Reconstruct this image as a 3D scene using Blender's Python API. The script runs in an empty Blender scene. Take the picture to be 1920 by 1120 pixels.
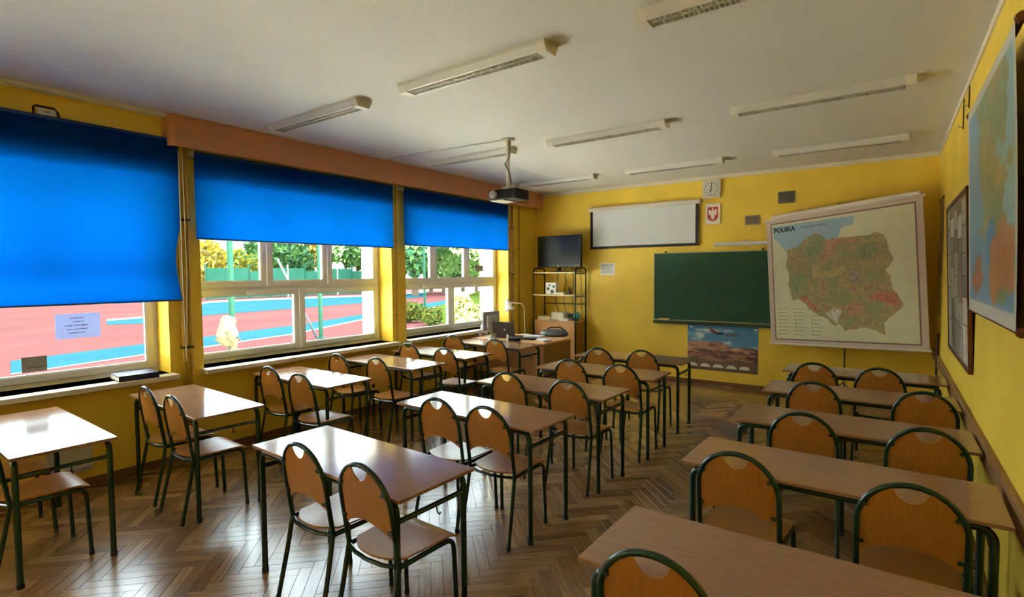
import bpy, bmesh, math, random
from mathutils import Vector, Matrix
random.seed(7)
scene = bpy.context.scene
COL = scene.collection
# ------------------------------------------------------------------ camera
F_PX, YAW, PITCH, ROLL, CAM_Z = 995.11, math.radians(35.543), math.radians(-2.709), math.radians(-0.430), 1.755
def cam_axes():
    cy, sy, cp, sp = math.cos(YAW), math.sin(YAW), math.cos(PITCH), math.sin(PITCH)
    f = Vector((-sy*cp, cy*cp, sp)); r = Vector((cy, sy, 0)); u = r.cross(f)
    c, s = math.cos(ROLL), math.sin(ROLL)
    return c*r+s*u, -s*r+c*u, f
AX_R, AX_U, AX_F = cam_axes()
cam_data = bpy.data.cameras.new('camera'); cam = bpy.data.objects.new('camera', cam_data); COL.objects.link(cam)
cam_data.sensor_width = 36; cam_data.lens = F_PX/1920*36; cam_data.clip_start = .05; cam_data.clip_end = 400
cam.matrix_world = Matrix(((AX_R.x, AX_U.x, -AX_F.x, 0), (AX_R.y, AX_U.y, -AX_F.y, 0), (AX_R.z, AX_U.z, -AX_F.z, CAM_Z), (0, 0, 0, 1)))
scene.camera = cam
def at(axis, val, px, py):
    """point where the photograph's pixel ray meets a plane of the room"""
    d = AX_R*((px-960)/F_PX) - AX_U*((py-560)/F_PX) + AX_F
    o = Vector((0, 0, CAM_Z)); i = 'xyz'.index(axis)
    return o + d*((val-o[i])/d[i])
def to_px(p):
    q = Vector(p)-Vector((0, 0, CAM_Z)); w = q.dot(AX_F)
    if w < .05: return None
    return 960+F_PX*q.dot(AX_R)/w, 560-F_PX*q.dot(AX_U)/w
# ------------------------------------------------------------------ world, light, exposure
SKY_STRENGTH, EXPOSURE = 1.6, 3.28
world = bpy.data.worlds.new('world'); scene.world = world; world.use_nodes = True
bg = world.node_tree.nodes['Background']; bg.inputs['Color'].default_value = (.80, .91, 1.0, 1); bg.inputs['Strength'].default_value = SKY_STRENGTH
sun_d = bpy.data.lights.new('sun', 'SUN'); sun = bpy.data.objects.new('sun', sun_d); COL.objects.link(sun)
sun_d.energy = 25.0; sun_d.angle = math.radians(2); sun_d.color = (1, .95, .86)
sun.rotation_euler = Vector((-.06, .93, -.38)).to_track_quat('-Z', 'Y').to_euler(); sun.location = (3, -10, 30)
vs = scene.view_settings
vs.view_transform = 'Standard'; vs.look = 'None'; vs.exposure = EXPOSURE; vs.gamma = 1; vs.use_curve_mapping = False
scene.cycles.max_bounces = 10; scene.cycles.diffuse_bounces = 6; scene.cycles.transparent_max_bounces = 12
scene.cycles.sample_clamp_indirect = 6
scene.cycles.use_denoising = True
# ------------------------------------------------------------------ room sizes (metres)
XW, XR, YF, YB, H = -5.45, .46, 8.436, -3.2, 3.22
WINS = [(-2.98, -.57), (-.27, 2.145), (2.44, 4.86), (5.11, 7.52)]  # first one is unseen, added behind the camera to let in more daylight
SILL_Z, WIN_TOP = .85, 2.60
FRAME_X, OUT_X = -5.70, -6.12
for y0, y1 in WINS:
    ld = bpy.data.lights.new('window_portal', 'AREA'); lo = bpy.data.objects.new('window_portal', ld); COL.objects.link(lo)
    ld.shape = 'RECTANGLE'; ld.size = WIN_TOP-SILL_Z; ld.size_y = y1-y0; ld.cycles.is_portal = True
    lo.location = (OUT_X-.02, (y0+y1)/2, (SILL_Z+WIN_TOP)/2); lo.rotation_euler = (0, math.radians(-90), 0)
# ------------------------------------------------------------------ materials
def lin(c):
    if isinstance(c, str):
        c = c.lstrip('#'); c = [int(c[i:i+2], 16)/255 for i in (0, 2, 4)]
    elif max(c) > 1.001: c = [v/255 for v in c]
    return tuple((v/12.92 if v <= .04045 else ((v+.055)/1.055)**2.4) for v in c[:3])
MATS = {}
def M(name, rgb, rough=.5, var=0., vscale=6., stretch=(1, 1, 1), bump=0., bscale=80., metal=0., coat=0., spec=.5, coords='Object'):
    if name in MATS: return MATS[name]
    m = bpy.data.materials.new(name); m.use_nodes = True; nt = m.node_tree; p = nt.nodes['Principled BSDF']
    c = lin(rgb); p.inputs['Base Color'].default_value = (*c, 1); p.inputs['Roughness'].default_value = rough
    p.inputs['Metallic'].default_value = metal; p.inputs['Coat Weight'].default_value = coat; p.inputs['Coat Roughness'].default_value = .12
    p.inputs['Specular IOR Level'].default_value = spec
    if var or bump:
        tc = nt.nodes.new('ShaderNodeTexCoord'); mp = nt.nodes.new('ShaderNodeMapping'); mp.inputs['Scale'].default_value = stretch
        nt.links.new(tc.outputs[coords], mp.inputs['Vector'])
    if var:
        n = nt.nodes.new('ShaderNodeTexNoise'); n.inputs['Scale'].default_value = vscale; n.inputs['Detail'].default_value = 5
        nt.links.new(mp.outputs[0], n.inputs['Vector'])
        r = nt.nodes.new('ShaderNodeValToRGB'); r.color_ramp.elements[0].position = .3; r.color_ramp.elements[1].position = .7
        r.color_ramp.elements[0].color = (*[v*(1-var) for v in c], 1); r.color_ramp.elements[1].color = (*[min(1, v*(1+var)) for v in c], 1)
        nt.links.new(n.outputs[0], r.inputs[0]); nt.links.new(r.outputs[0], p.inputs['Base Color'])
    if bump:
        n2 = nt.nodes.new('ShaderNodeTexNoise'); n2.inputs['Scale'].default_value = bscale; n2.inputs['Detail'].default_value = 3
        nt.links.new(mp.outputs[0], n2.inputs['Vector'])
        b = nt.nodes.new('ShaderNodeBump'); b.inputs['Strength'].default_value = bump; b.inputs['Distance'].default_value = .01
        nt.links.new(n2.outputs[0], b.inputs['Height']); nt.links.new(b.outputs[0], p.inputs['Normal'])
    MATS[name] = m; return m
def M_print(name, rough=.5):
    if name in MATS: return MATS[name]
    m = bpy.data.materials.new(name); m.use_nodes = True; nt = m.node_tree; p = nt.nodes['Principled BSDF']; p.inputs['Roughness'].default_value = rough
    a = nt.nodes.new('ShaderNodeVertexColor'); a.layer_name = 'Col'; nt.links.new(a.outputs[0], p.inputs['Base Color'])
    MATS[name] = m; return m
def M_glass():
    m = bpy.data.materials.new('window_glass'); m.use_nodes = True; nt = m.node_tree; nt.nodes.clear()
    o = nt.nodes.new('ShaderNodeOutputMaterial'); t = nt.nodes.new('ShaderNodeBsdfTransparent'); g = nt.nodes.new('ShaderNodeBsdfGlossy')
    t.inputs[0].default_value = (.93, .97, .96, 1); g.inputs['Roughness'].default_value = .02
    lw = nt.nodes.new('ShaderNodeLayerWeight'); lw.inputs['Blend'].default_value = .5
    pw = nt.nodes.new('ShaderNodeMath'); pw.operation = 'POWER'; pw.inputs[1].default_value = 5; nt.links.new(lw.outputs['Facing'], pw.inputs[0])
    fr = nt.nodes.new('ShaderNodeMapRange'); fr.inputs['To Min'].default_value = .03; fr.inputs['To Max'].default_value = .9; nt.links.new(pw.outputs[0], fr.inputs['Value']); mx = nt.nodes.new('ShaderNodeMixShader')
    nt.links.new(fr.outputs[0], mx.inputs[0]); nt.links.new(t.outputs[0], mx.inputs[1]); nt.links.new(g.outputs[0], mx.inputs[2]); nt.links.new(mx.outputs[0], o.inputs[0])
    return m
def M_fabric(name, rgb, trans):
    m = bpy.data.materials.new(name); m.use_nodes = True; nt = m.node_tree; nt.nodes.clear()
    o = nt.nodes.new('ShaderNodeOutputMaterial'); d = nt.nodes.new('ShaderNodeBsdfDiffuse'); t = nt.nodes.new('ShaderNodeBsdfTranslucent')
    d.inputs[0].default_value = (*lin(rgb), 1); t.inputs[0].default_value = (*lin(trans), 1)
    mx = nt.nodes.new('ShaderNodeMixShader'); mx.inputs[0].default_value = .5
    n = nt.nodes.new('ShaderNodeTexNoise'); n.inputs['Scale'].default_value = 260; b = nt.nodes.new('ShaderNodeBump'); b.inputs['Strength'].default_value = .15; b.inputs['Distance'].default_value = .002
    tc = nt.nodes.new('ShaderNodeTexCoord'); nt.links.new(tc.outputs['Object'], n.inputs['Vector']); nt.links.new(n.outputs[0], b.inputs['Height']); nt.links.new(b.outputs[0], d.inputs['Normal'])
    nt.links.new(d.outputs[0], mx.inputs[1]); nt.links.new(t.outputs[0], mx.inputs[2]); nt.links.new(mx.outputs[0], o.inputs[0])
    return m
def M_parquet():
    m = bpy.data.materials.new('oak_parquet'); m.use_nodes = True; nt = m.node_tree; p = nt.nodes['Principled BSDF']; N = nt.nodes.new; L = nt.links.new
    uv = N('ShaderNodeUVMap'); oi = N('ShaderNodeObjectInfo'); ge = N('ShaderNodeNewGeometry')
    ad = N('ShaderNodeMath'); ad.operation = 'ADD'; L(oi.outputs['Random'], ad.inputs[0]); L(ge.outputs['Random Per Island'], ad.inputs[1])
    fr = N('ShaderNodeMath'); fr.operation = 'FRACT'; L(ad.outputs[0], fr.inputs[0])
    sc = N('ShaderNodeVectorMath'); sc.operation = 'SCALE'; L(fr.outputs[0], sc.inputs['Scale']); sc.inputs[0].default_value = (37, 19, 0)
    av = N('ShaderNodeVectorMath'); av.operation = 'ADD'; L(uv.outputs[0], av.inputs[0]); L(sc.outputs[0], av.inputs[1])
    mp = N('ShaderNodeMapping'); mp.inputs['Scale'].default_value = (5, 60, 1); L(av.outputs[0], mp.inputs['Vector'])
    n = N('ShaderNodeTexNoise'); n.inputs['Scale'].default_value = 1.; n.inputs['Detail'].default_value = 5; L(mp.outputs[0], n.inputs['Vector'])
    r1 = N('ShaderNodeValToRGB'); e = r1.color_ramp.elements
    e[0].color = (*lin((136, 100, 62)), 1); e[1].color = (*lin((190, 150, 102)), 1); k = r1.color_ramp.elements.new(.5); k.color = (*lin((164, 124, 80)), 1)
    L(fr.outputs[0], r1.inputs[0])
    r2 = N('ShaderNodeValToRGB'); r2.color_ramp.elements[0].position = .35; r2.color_ramp.elements[1].position = .7; r2.color_ramp.elements[0].color = (.68, .66, .62, 1); r2.color_ramp.elements[1].color = (1, 1, 1, 1); L(n.outputs[0], r2.inputs[0])
    mu = N('ShaderNodeMix'); mu.data_type = 'RGBA'; mu.blend_type = 'MULTIPLY'; mu.inputs[0].default_value = 1; L(r1.outputs[0], mu.inputs[6]); L(r2.outputs[0], mu.inputs[7])
    # worn, duller and dirtier areas of the varnish
    tc = N('ShaderNodeNewGeometry'); w = N('ShaderNodeTexNoise'); w.inputs['Scale'].default_value = 1.3; w.inputs['Detail'].default_value = 6; L(tc.outputs['Position'], w.inputs['Vector'])
    r3 = N('ShaderNodeValToRGB'); r3.color_ramp.elements[0].position = .35; r3.color_ramp.elements[1].position = .65; r3.color_ramp.elements[0].color = (.70, .70, .68, 1); r3.color_ramp.elements[1].color = (1, 1, 1, 1); L(w.outputs[0], r3.inputs[0])
    mu2 = N('ShaderNodeMix'); mu2.data_type = 'RGBA'; mu2.blend_type = 'MULTIPLY'; mu2.inputs[0].default_value = 1; L(mu.outputs[2], mu2.inputs[6]); L(r3.outputs[0], mu2.inputs[7])
    L(mu2.outputs[2], p.inputs['Base Color']); p.inputs['Coat Weight'].default_value = .5; p.inputs['Coat Roughness'].default_value = .24; p.inputs['Coat IOR'].default_value = 1.6
    mr = N('ShaderNodeMapRange'); mr.inputs['To Min'].default_value = .12; mr.inputs['To Max'].default_value = .34; L(w.outputs[0], mr.inputs['Value']); L(mr.outputs[0], p.inputs['Roughness'])
    b = N('ShaderNodeBump'); b.inputs['Strength'].default_value = .12; b.inputs['Distance'].default_value = .004; L(n.outputs[0], b.inputs['Height']); L(b.outputs[0], p.inputs['Normal'])
    return m
yellow = M('yellow_wall_paint', (242, 207, 70), .5, .07, 2.2, bump=.05, bscale=60)
white_ceil = M('ceiling_paint', (210, 208, 204), .8, .02, 3, bump=.25, bscale=120)
cream = M('cream_trim', (222, 212, 190), .5, .03, 5)
facade = M('white_facade', (235, 235, 232), .7)
pvc = M('white_window_frame', (226, 226, 222), .35)
gasket = M('dark_gasket', (60, 60, 60), .6)
sill_m = M('sill_stone', (212, 204, 186), .35, .08, 18)
brown_pelmet = M('brown_pelmet', (204, 144, 106), .55, .06, 4, stretch=(4, 1, 4), coords='Object')
guard_m = M('wood_guard', (150, 112, 70), .45, .12, 3, stretch=(8, 1, 12))
base_m = M('baseboard_wood', (122, 84, 50), .45, .1, 5)
glass = M_glass()
blind_m = M_fabric('blue_blind_fabric', (6, 58, 140), (1, 76, 168))
laminate = M('desk_laminate', (162, 124, 98), .13, .10, 3.0, stretch=(2, 30, 6), spec=.55)
edge_m = M('desk_edge', (120, 74, 46), .4)
plywood = M('beech_plywood', (176, 118, 52), .30, .10, 4, stretch=(16, 16, 2), spec=.5)
ply_edge = M('plywood_edge', (170, 118, 62), .5)
green_tube = M('dark_green_enamel', (8, 50, 38), .22, spec=.6)
rubber = M('black_rubber', (14, 14, 14), .6)
steel = M('steel', (150, 150, 150), .3, metal=1)
black_pl = M('black_plastic', (16, 16, 18), .3)
screen_m = M('dark_screen', (12, 17, 24), .28, spec=.3)
white_pl = M('white_plastic', (228, 228, 224), .4)
grey_pl = M('grey_plastic', (150, 152, 156), .45)
lightgrey = M('light_grey_metal', (196, 196, 192), .35)
paper = M('white_paper', (236, 236, 232), .7)
ink = M('grey_ink', (70, 78, 92), .7)
board_green = M('chalkboard_green', (44, 84, 60), .55, .1, 2.5, spec=.25)
wood_cab = M('cabinet_wood', (214, 160, 108), .4, .06, 3, stretch=(8, 8, 1))
wood_dark = M('shelf_side_wood', (150, 108, 52), .45, .06, 3, stretch=(8, 8, 1))
red_wood = M('red_brown_wood', (104, 52, 30), .4, .08, 4)
# ------------------------------------------------------------------ mesh helpers
def obj(name, me, mat=None, parent=None, smooth=False):
    if mat is not None:
        for x in (mat if isinstance(mat, (list, tuple)) else [mat]): me.materials.append(x)
    if smooth: me.polygons.foreach_set('use_smooth', [True]*len(me.polygons))
    o = bpy.data.objects.new(name, me); COL.objects.link(o)
    if parent is not None: o.parent = parent
    return o
class MB:
    def __init__(s): s.v, s.f, s.mi = [], [], []
    def add(s, vs, fs, mi=0):
        k = len(s.v); s.v += [tuple(p) for p in vs]; s.f += [tuple(i+k for i in f) for f in fs]; s.mi += [mi]*len(fs); return s
    def box(s, x0, x1, y0, y1, z0, z1, mi=0, ch=0.):
        if x0 > x1: x0, x1 = x1, x0
        if y0 > y1: y0, y1 = y1, y0
        if z0 > z1: z0, z1 = z1, z0
        if ch:
            bm = bmesh.new(); bmesh.ops.create_cube(bm, size=1)
            for v in bm.verts: v.co = Vector(((x0+x1)/2+v.co.x*(x1-x0), (y0+y1)/2+v.co.y*(y1-y0), (z0+z1)/2+v.co.z*(z1-z0)))
            bmesh.ops.bevel(bm, geom=bm.edges[:], offset=ch, segments=2, affect='EDGES', profile=.5)
            bm.verts.index_update(); s.add([v.co for v in bm.verts], [[v.index for v in f.verts] for f in bm.faces], mi); bm.free(); return s
        return s.add([(x0, y0, z0), (x1, y0, z0), (x1, y1, z0), (x0, y1, z0), (x0, y0, z1), (x1, y0, z1), (x1, y1, z1), (x0, y1, z1)],
                     [(0, 3, 2, 1), (4, 5, 6, 7), (0, 1, 5, 4), (1, 2, 6, 5), (2, 3, 7, 6), (3, 0, 4, 7)], mi)
    def tube(s, pts, r, n=8, cap=True, mi=0):
        pts = [Vector(p) for p in pts]; rs = r if isinstance(r, (list, tuple)) else [r]*len(pts)
        rings = []; up = None
        for i, p in enumerate(pts):
            t = (pts[min(i+1, len(pts)-1)]-pts[max(i-1, 0)]).normalized()
            if up is None: up = Vector((0, 0, 1)) if abs(t.z) < .9 else Vector((1, 0, 0))
            a = t.cross(up)
            if a.length < 1e-4: a = t.orthogonal()
            a.normalize(); b = t.cross(a).normalized(); up = b if False else a.cross(t)
            rings.append([p+(a*math.cos(2*math.pi*k/n)+b*math.sin(2*math.pi*k/n))*rs[i] for k in range(n)])
        vs = [q for g in rings for q in g]; fs = []
        for i in range(len(pts)-1):
            for k in range(n): fs.append((i*n+k, i*n+(k+1) % n, (i+1)*n+(k+1) % n, (i+1)*n+k))
        if cap: fs += [tuple(range(n-1, -1, -1)), tuple((len(pts)-1)*n+k for k in range(n))]
        return s.add(vs, fs, mi)
    def lathe(s, prof, c=(0, 0, 0), n=16, mi=0):
        c = Vector(c); vs = []; fs = []
        for r, z in prof:
            for k in range(n): vs.append(c+Vector((r*math.cos(2*math.pi*k/n), r*math.sin(2*math.pi*k/n), z)))
        for i in range(len(prof)-1):
            for k in range(n): fs.append((i*n+k, i*n+(k+1) % n, (i+1)*n+(k+1) % n, (i+1)*n+k))
        fs += [tuple(range(n-1, -1, -1)), tuple((len(prof)-1)*n+k for k in range(n))]
        return s.add(vs, fs, mi)
    def prism(s, poly, a0, a1, axis='z', mi=0):
        """poly in the two other axes (order xyz minus axis), extruded along axis"""
        def P(u, v, w): return {'x': (w, u, v), 'y': (u, w, v), 'z': (u, v, w)}[axis]
        n = len(poly); vs = [P(u, v, a0) for u, v in poly]+[P(u, v, a1) for u, v in poly]
        fs = [tuple(range(n-1, -1, -1)), tuple(range(n, 2*n))]+[(i, (i+1) % n, n+(i+1) % n, n+i) for i in range(n)]
        return s.add(vs, fs, mi)
    def build(s, name, mat, parent=None, smooth=False):
        me = bpy.data.meshes.new(name); me.from_pydata(s.v, [], s.f)
        bm = bmesh.new(); bm.from_mesh(me); bmesh.ops.recalc_face_normals(bm, faces=bm.faces[:]); bm.to_mesh(me); bm.free()
        if any(s.mi): me.polygons.foreach_set('material_index', s.mi)
        o = obj(name, me, mat, parent, smooth)
        if smooth:
            try: me.set_sharp_from_angle(angle=math.radians(40))
            except Exception: pass
        return o
def tag(o, label=None, cat=None, group=None, kind=None):
    if label: o['label'] = label
    if cat: o['category'] = cat
    if group: o['group'] = group
    if kind: o['kind'] = kind
    return o
def thing(name, label, cat, loc=(0, 0, 0), rz=0., group=None):
    o = bpy.data.objects.new(name, None); COL.objects.link(o); o.empty_display_size = .05
    o.location = loc; o.rotation_euler = (0, 0, rz); return tag(o, label, cat, group)
def copy_tree(o, parent=None):
    c = o.copy(); COL.objects.link(c)
    if parent is not None: c.parent = parent
    for ch in list(o.children): copy_tree(ch, c)
    return c
def arc(c, r, a0, a1, n, f): return [f(c[0]+r*math.cos(a0+(a1-a0)*i/n), c[1]+r*math.sin(a0+(a1-a0)*i/n)) for i in range(n+1)]
def text_mesh(s, size, name, mat, parent, mtx, bold=0.):
    cu = bpy.data.curves.new(name, 'FONT'); cu.body = s; cu.size = size; cu.extrude = .0003; cu.offset = bold*size
    o = bpy.data.objects.new('tmp_text', cu); COL.objects.link(o); dg = bpy.context.evaluated_depsgraph_get(); dg.update()
    me = bpy.data.meshes.new_from_object(o.evaluated_get(dg)); bpy.data.objects.remove(o)
    t = obj(name, me, mat, parent); t.matrix_local = mtx; return t
def grid_print(name, w, h, nx, ny, colf, mat, parent=None, warp=None, two=True):
    """printed sheet in local x (0..w), z (0..h), facing -y; colour of the print from colf(u, v)"""
    vs, fs = [], []
    for j in range(ny+1):
        for i in range(nx+1):
            u, v = i/nx, j/ny; dx, dy, dz = warp(u, v) if warp else (0, 0, 0)
            vs.append((u*w+dx, dy, v*h+dz))
    for j in range(ny):
        for i in range(nx): a = j*(nx+1)+i; fs.append((a, a+1, a+nx+2, a+nx+1))
    me = bpy.data.meshes.new(name); me.from_pydata(vs, [], fs)
    ca = me.color_attributes.new('Col', 'FLOAT_COLOR', 'POINT')
    for k in range(len(vs)):
        i, j = k % (nx+1), k//(nx+1); ca.data[k].color = (*lin(colf(i/nx, j/ny)), 1)
    o = obj(name, me, mat, parent, True); return o
def vnoise(x, y, seed=0):
    def h(i, j):
        n = math.sin(i*127.1+j*311.7+seed*74.7)*43758.5453; return n-math.floor(n)
    i, j = math.floor(x), math.floor(y); fx, fy = x-i, y-j; fx = fx*fx*(3-2*fx); fy = fy*fy*(3-2*fy)
    return (h(i, j)*(1-fx)+h(i+1, j)*fx)*(1-fy)+(h(i, j+1)*(1-fx)+h(i+1, j+1)*fx)*fy
def fbm(x, y, seed=0): return .5*vnoise(x, y, seed)+.3*vnoise(2.1*x, 2.1*y, seed+1)+.2*vnoise(4.3*x, 4.3*y, seed+2)
def mixc(a, b, t): return tuple(a[i]*(1-t)+b[i]*t for i in range(3))
# ------------------------------------------------------------------ structure
floor = tag(MB().box(XW, XR, YB, YF, -.12, -.016).build('floor', M('subfloor', (70, 50, 32), .8)), kind='structure', label='herringbone oak parquet floor with worn glossy varnish')
tag(MB().box(XW-.5, XR+.2, YB-.2, YF+.2, H, H+.2).build('ceiling', white_ceil), kind='structure', label='rough white plaster ceiling')
wl = MB()
ys = [YB]+[y for w in WINS for y in w]+[YF]
wl.box(FRAME_X-.07, XW, YB, YF, -.1, SILL_Z).box(FRAME_X-.07, XW, YB, YF, WIN_TOP, H)
for i in range(0, len(ys), 2): wl.box(FRAME_X-.07, XW, ys[i], ys[i+1], SILL_Z, WIN_TOP)
wall_left = tag(wl.build('wall_left', yellow), kind='structure', label='yellow window wall with three deep window openings')
wo = MB(); wo.box(OUT_X, FRAME_X-.071, YB-.2, YF+.2, -.6, SILL_Z-.02).box(OUT_X, FRAME_X-.071, YB-.2, YF+.2, WIN_TOP-.02, H+.4)
for i in range(0, len(ys), 2): wo.box(OUT_X, FRAME_X-.071, ys[i]-(.2 if i == 0 else -.0)+(.04 if i else 0), ys[i+1]-(.04 if i+2 < len(ys) else -.2), SILL_Z-.02, WIN_TOP-.02)
wo.build('facade', facade, wall_left)
tag(MB().box(OUT_X, XR+.2, YF, YF+.2, -.1, H).build('wall_front', yellow), kind='structure', label='yellow front wall behind the chalkboard')
tag(MB().box(XR, XR+.2, YB, YF, -.1, H).build('wall_right', yellow), kind='structure', label='yellow side wall with hanging maps')
tag(MB().box(OUT_X, XR+.2, YB-.2, YB, -.1, H).build('wall_back', yellow), kind='structure', label='yellow back wall')
tag(MB().box(XW, XR, YF-.012, YF, H-.055, H, ).build('trim_1', cream), kind='structure', label='pale ceiling border strip along front wall')
tag(MB().box(XR-.012, XR, YB, YF-.012, H-.055, H).build('trim_2', cream), kind='structure', label='pale ceiling border strip along map wall')
tag(MB().box(XR-.024, XR, YB, YF, .675, .80, ch=.004).build('trim_3', guard_m), kind='structure', label='brown wooden chair guard rail along map wall')
tag(MB().box(XW+.018, XR-.018, YF-.018, YF, 0, .07).build('baseboard_front', base_m), kind='structure')
tag(MB().box(XR-.018, XR, YB, YF-.018, 0, .07).build('baseboard_right', base_m), kind='structure')
tag(MB().box(XW, XW+.018, YB, YF-.018, 0, .07).build('baseboard_left', base_m), kind='structure')
# windows ----------------------------------------------------------
TRANS = 1.615
def window(i, y0, y1):
    root = tag(bpy.data.objects.new('window_%d' % i, None), ['white plastic window added behind the camera for more daylight', 'white plastic window behind the long lowered blind', 'white plastic window in the middle of the wall', 'white plastic window nearest the front corner'][i-1], None, None, 'structure')
    COL.objects.link(root); root.location = (FRAME_X, y0, SILL_Z)
    W, Z1 = y1-y0, WIN_TOP-SILL_Z; T = TRANS-SILL_Z; d0, d1 = -.07, 0.
    fr = MB(); fr.box(d0, d1-.012, 0, W, 0, .045).box(d0, d1-.012, 0, W, Z1-.045, Z1).box(d0, d1-.012, 0, .045, .045, Z1-.045).box(d0, d1-.012, W-.045, W, .045, Z1-.045).box(d0, d1-.012, .045, W-.045, T-.025, T+.025)
    fr.build('window_frame', pvc, root)
    def sash(a, b, c, d, hz):
        s = MB(); t = .062; g = .004; a += g; b -= g; c += g; d -= g
        for q in ((a, a+t, c, d), (b-t, b, c, d), (a+t, b-t, c, c+t), (a+t, b-t, d-t, d)): s.box(d0+.01, d1, *q, ch=.006)
        so = s.build('sash', pvc, root)
        gk = MB(); e = .007
        for q in ((a+t-.001, a+t+e, c+t, d-t), (b-t-e, b-t+.001, c+t, d-t), (a+t, b-t, c+t-.001, c+t+e), (a+t, b-t, d-t-e, d-t+.001)): gk.box(-.030, -.006, *q)
        gk.build('glazing_bead', lightgrey, so)
        MB().box(-.038, -.032, a+t-.005, b-t+.005, c+t-.005, d-t+.005).build('pane', glass, so)
        hy = (a+b)/2
        MB().box(0, .012, hy-.014, hy+.014, hz-.012, hz+.012, ch=.003).box(.010, .030, hy-.05, hy+.05, hz-.008, hz+.008, ch=.004).build('handle', white_pl, so)
        return a+t, b-t, c+t, d-t
    for k in range(2): sash(.03+(W-.06)*k/2, .03+(W-.06)*(k+1)/2, .035, T-.012, T-.045)
    for k in range(3): sash(.03+(W-.06)*k/3, .03+(W-.06)*(k+1)/3, T+.012, Z1-.035, Z1-.07)
    MB().box(d1-.005, XW+.13-FRAME_X, -.03 , W+.03, -.045, 0, ch=.006).build('window_sill', sill_m, root)
    return root
wins = [window(i+1, *w) for i, w in enumerate(WINS)]
# ------------------------------------------------------------------ outside
GZ = -.15
tag(MB().box(-160, 60, -90, 150, GZ-.3, GZ).build('ground', M('pale_paving', (226, 218, 200), .9, .04, .6, spec=0.)), kind='structure', label='pale paving outside the windows')
court = tag(MB().prism([(-70, -40), (-12.6, -40), (-12.6, 14.3), (-17, 17.5), (-46, 52), (-70, 60)], GZ, GZ+.012).build('court_surface', M('red_court', (94, 57, 55), .9, .10, .35, spec=0.)), kind='structure', label='red sports court outside the windows')
blue_c = M('blue_court', (36, 74, 82), .85, .08, .5, spec=0.); line_c = M('court_line', (140, 132, 128), .8, spec=0.)
def court_strip(name, top, bot, mat, dz):
    vs = [at('z', GZ+dz, *p) for p in top]+[at('z', GZ+dz, *p) for p in bot]; n = len(top)
    m = MB(); m.add(vs, [(i, i+1, n+i+1, n+i) for i in range(n-1)]); return m.build(name, mat, court)
lt = [(20, 677), (90, 668), (265, 646), (391, 631), (470, 620), (548, 611), (672, 591), (762, 575), (838, 563)]
lb = [(20, 701), (90, 691), (265, 665), (391, 649), (470, 637), (548, 626), (672, 600), (762, 584), (838, 572)]
court_strip('blue_lane', lt, lb, blue_c, .02)
mt = [(200, 602), (265, 597), (391, 568), (470, 564), (548, 561), (695, 556), (800, 549)]
mb_ = [(200, 609), (265, 607), (391, 591), (470, 585), (548, 579), (695, 567), (800, 556)]
court_strip('blue_lane', mt, mb_, blue_c, .02)
court_strip('white_line', [(x, y-3) for x, y in mt], mt, line_c, .022); court_strip('white_line', lb, [(x, y+2) for x, y in lb], line_c, .022)
lawn = tag(MB().prism([(-7.0, 9.0), (-9.5, 11.2), (-13, 14.2), (-19, 19), (-44, 56), (-90, 90), (-160, 150), (OUT_X, 150), (OUT_X, 9.0)], GZ, GZ+.03).build('lawn', M('lawn_grass', (62, 74, 28), .95, .25, 1.2, spec=0.)), kind='structure', label='sunlit lawn beyond the far window')
fence_green = M('fence_green', (24, 72, 54), .6, spec=.2); fence_pale = M('fence_panel_green', (40, 88, 70), .8, .1, .8, spec=.1)
for k, (px, py, r, hh) in enumerate([(437, 658, .07, 6.5), (602, 636, .06, 6.5), (797, 602, .05, 6.5)]):
    b = at('z', GZ, px, py)
    t = thing('fence_post', ['thick green fence post behind the crouching person', 'green fence post with a slanting brace outside middle window', 'slim green fence post outside the far window'][k], 'post', b)
    MB().tube([(0, 0, 0), (0, 0, hh)], r, 12).build('post', fence_green, t, True); MB().lathe([(r*2, 0), (r*2, .05), (r*1.1, .07)], n=12).build('base_collar', fence_green, t)
    if k == 1:
        e = at('x', b.x-.3, 520, 486)-b
        MB().tube([(-.25, .03, .02), tuple(e)], .035, 8).build('brace', M('dark_brace', (70, 80, 84), .5), t)
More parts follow.
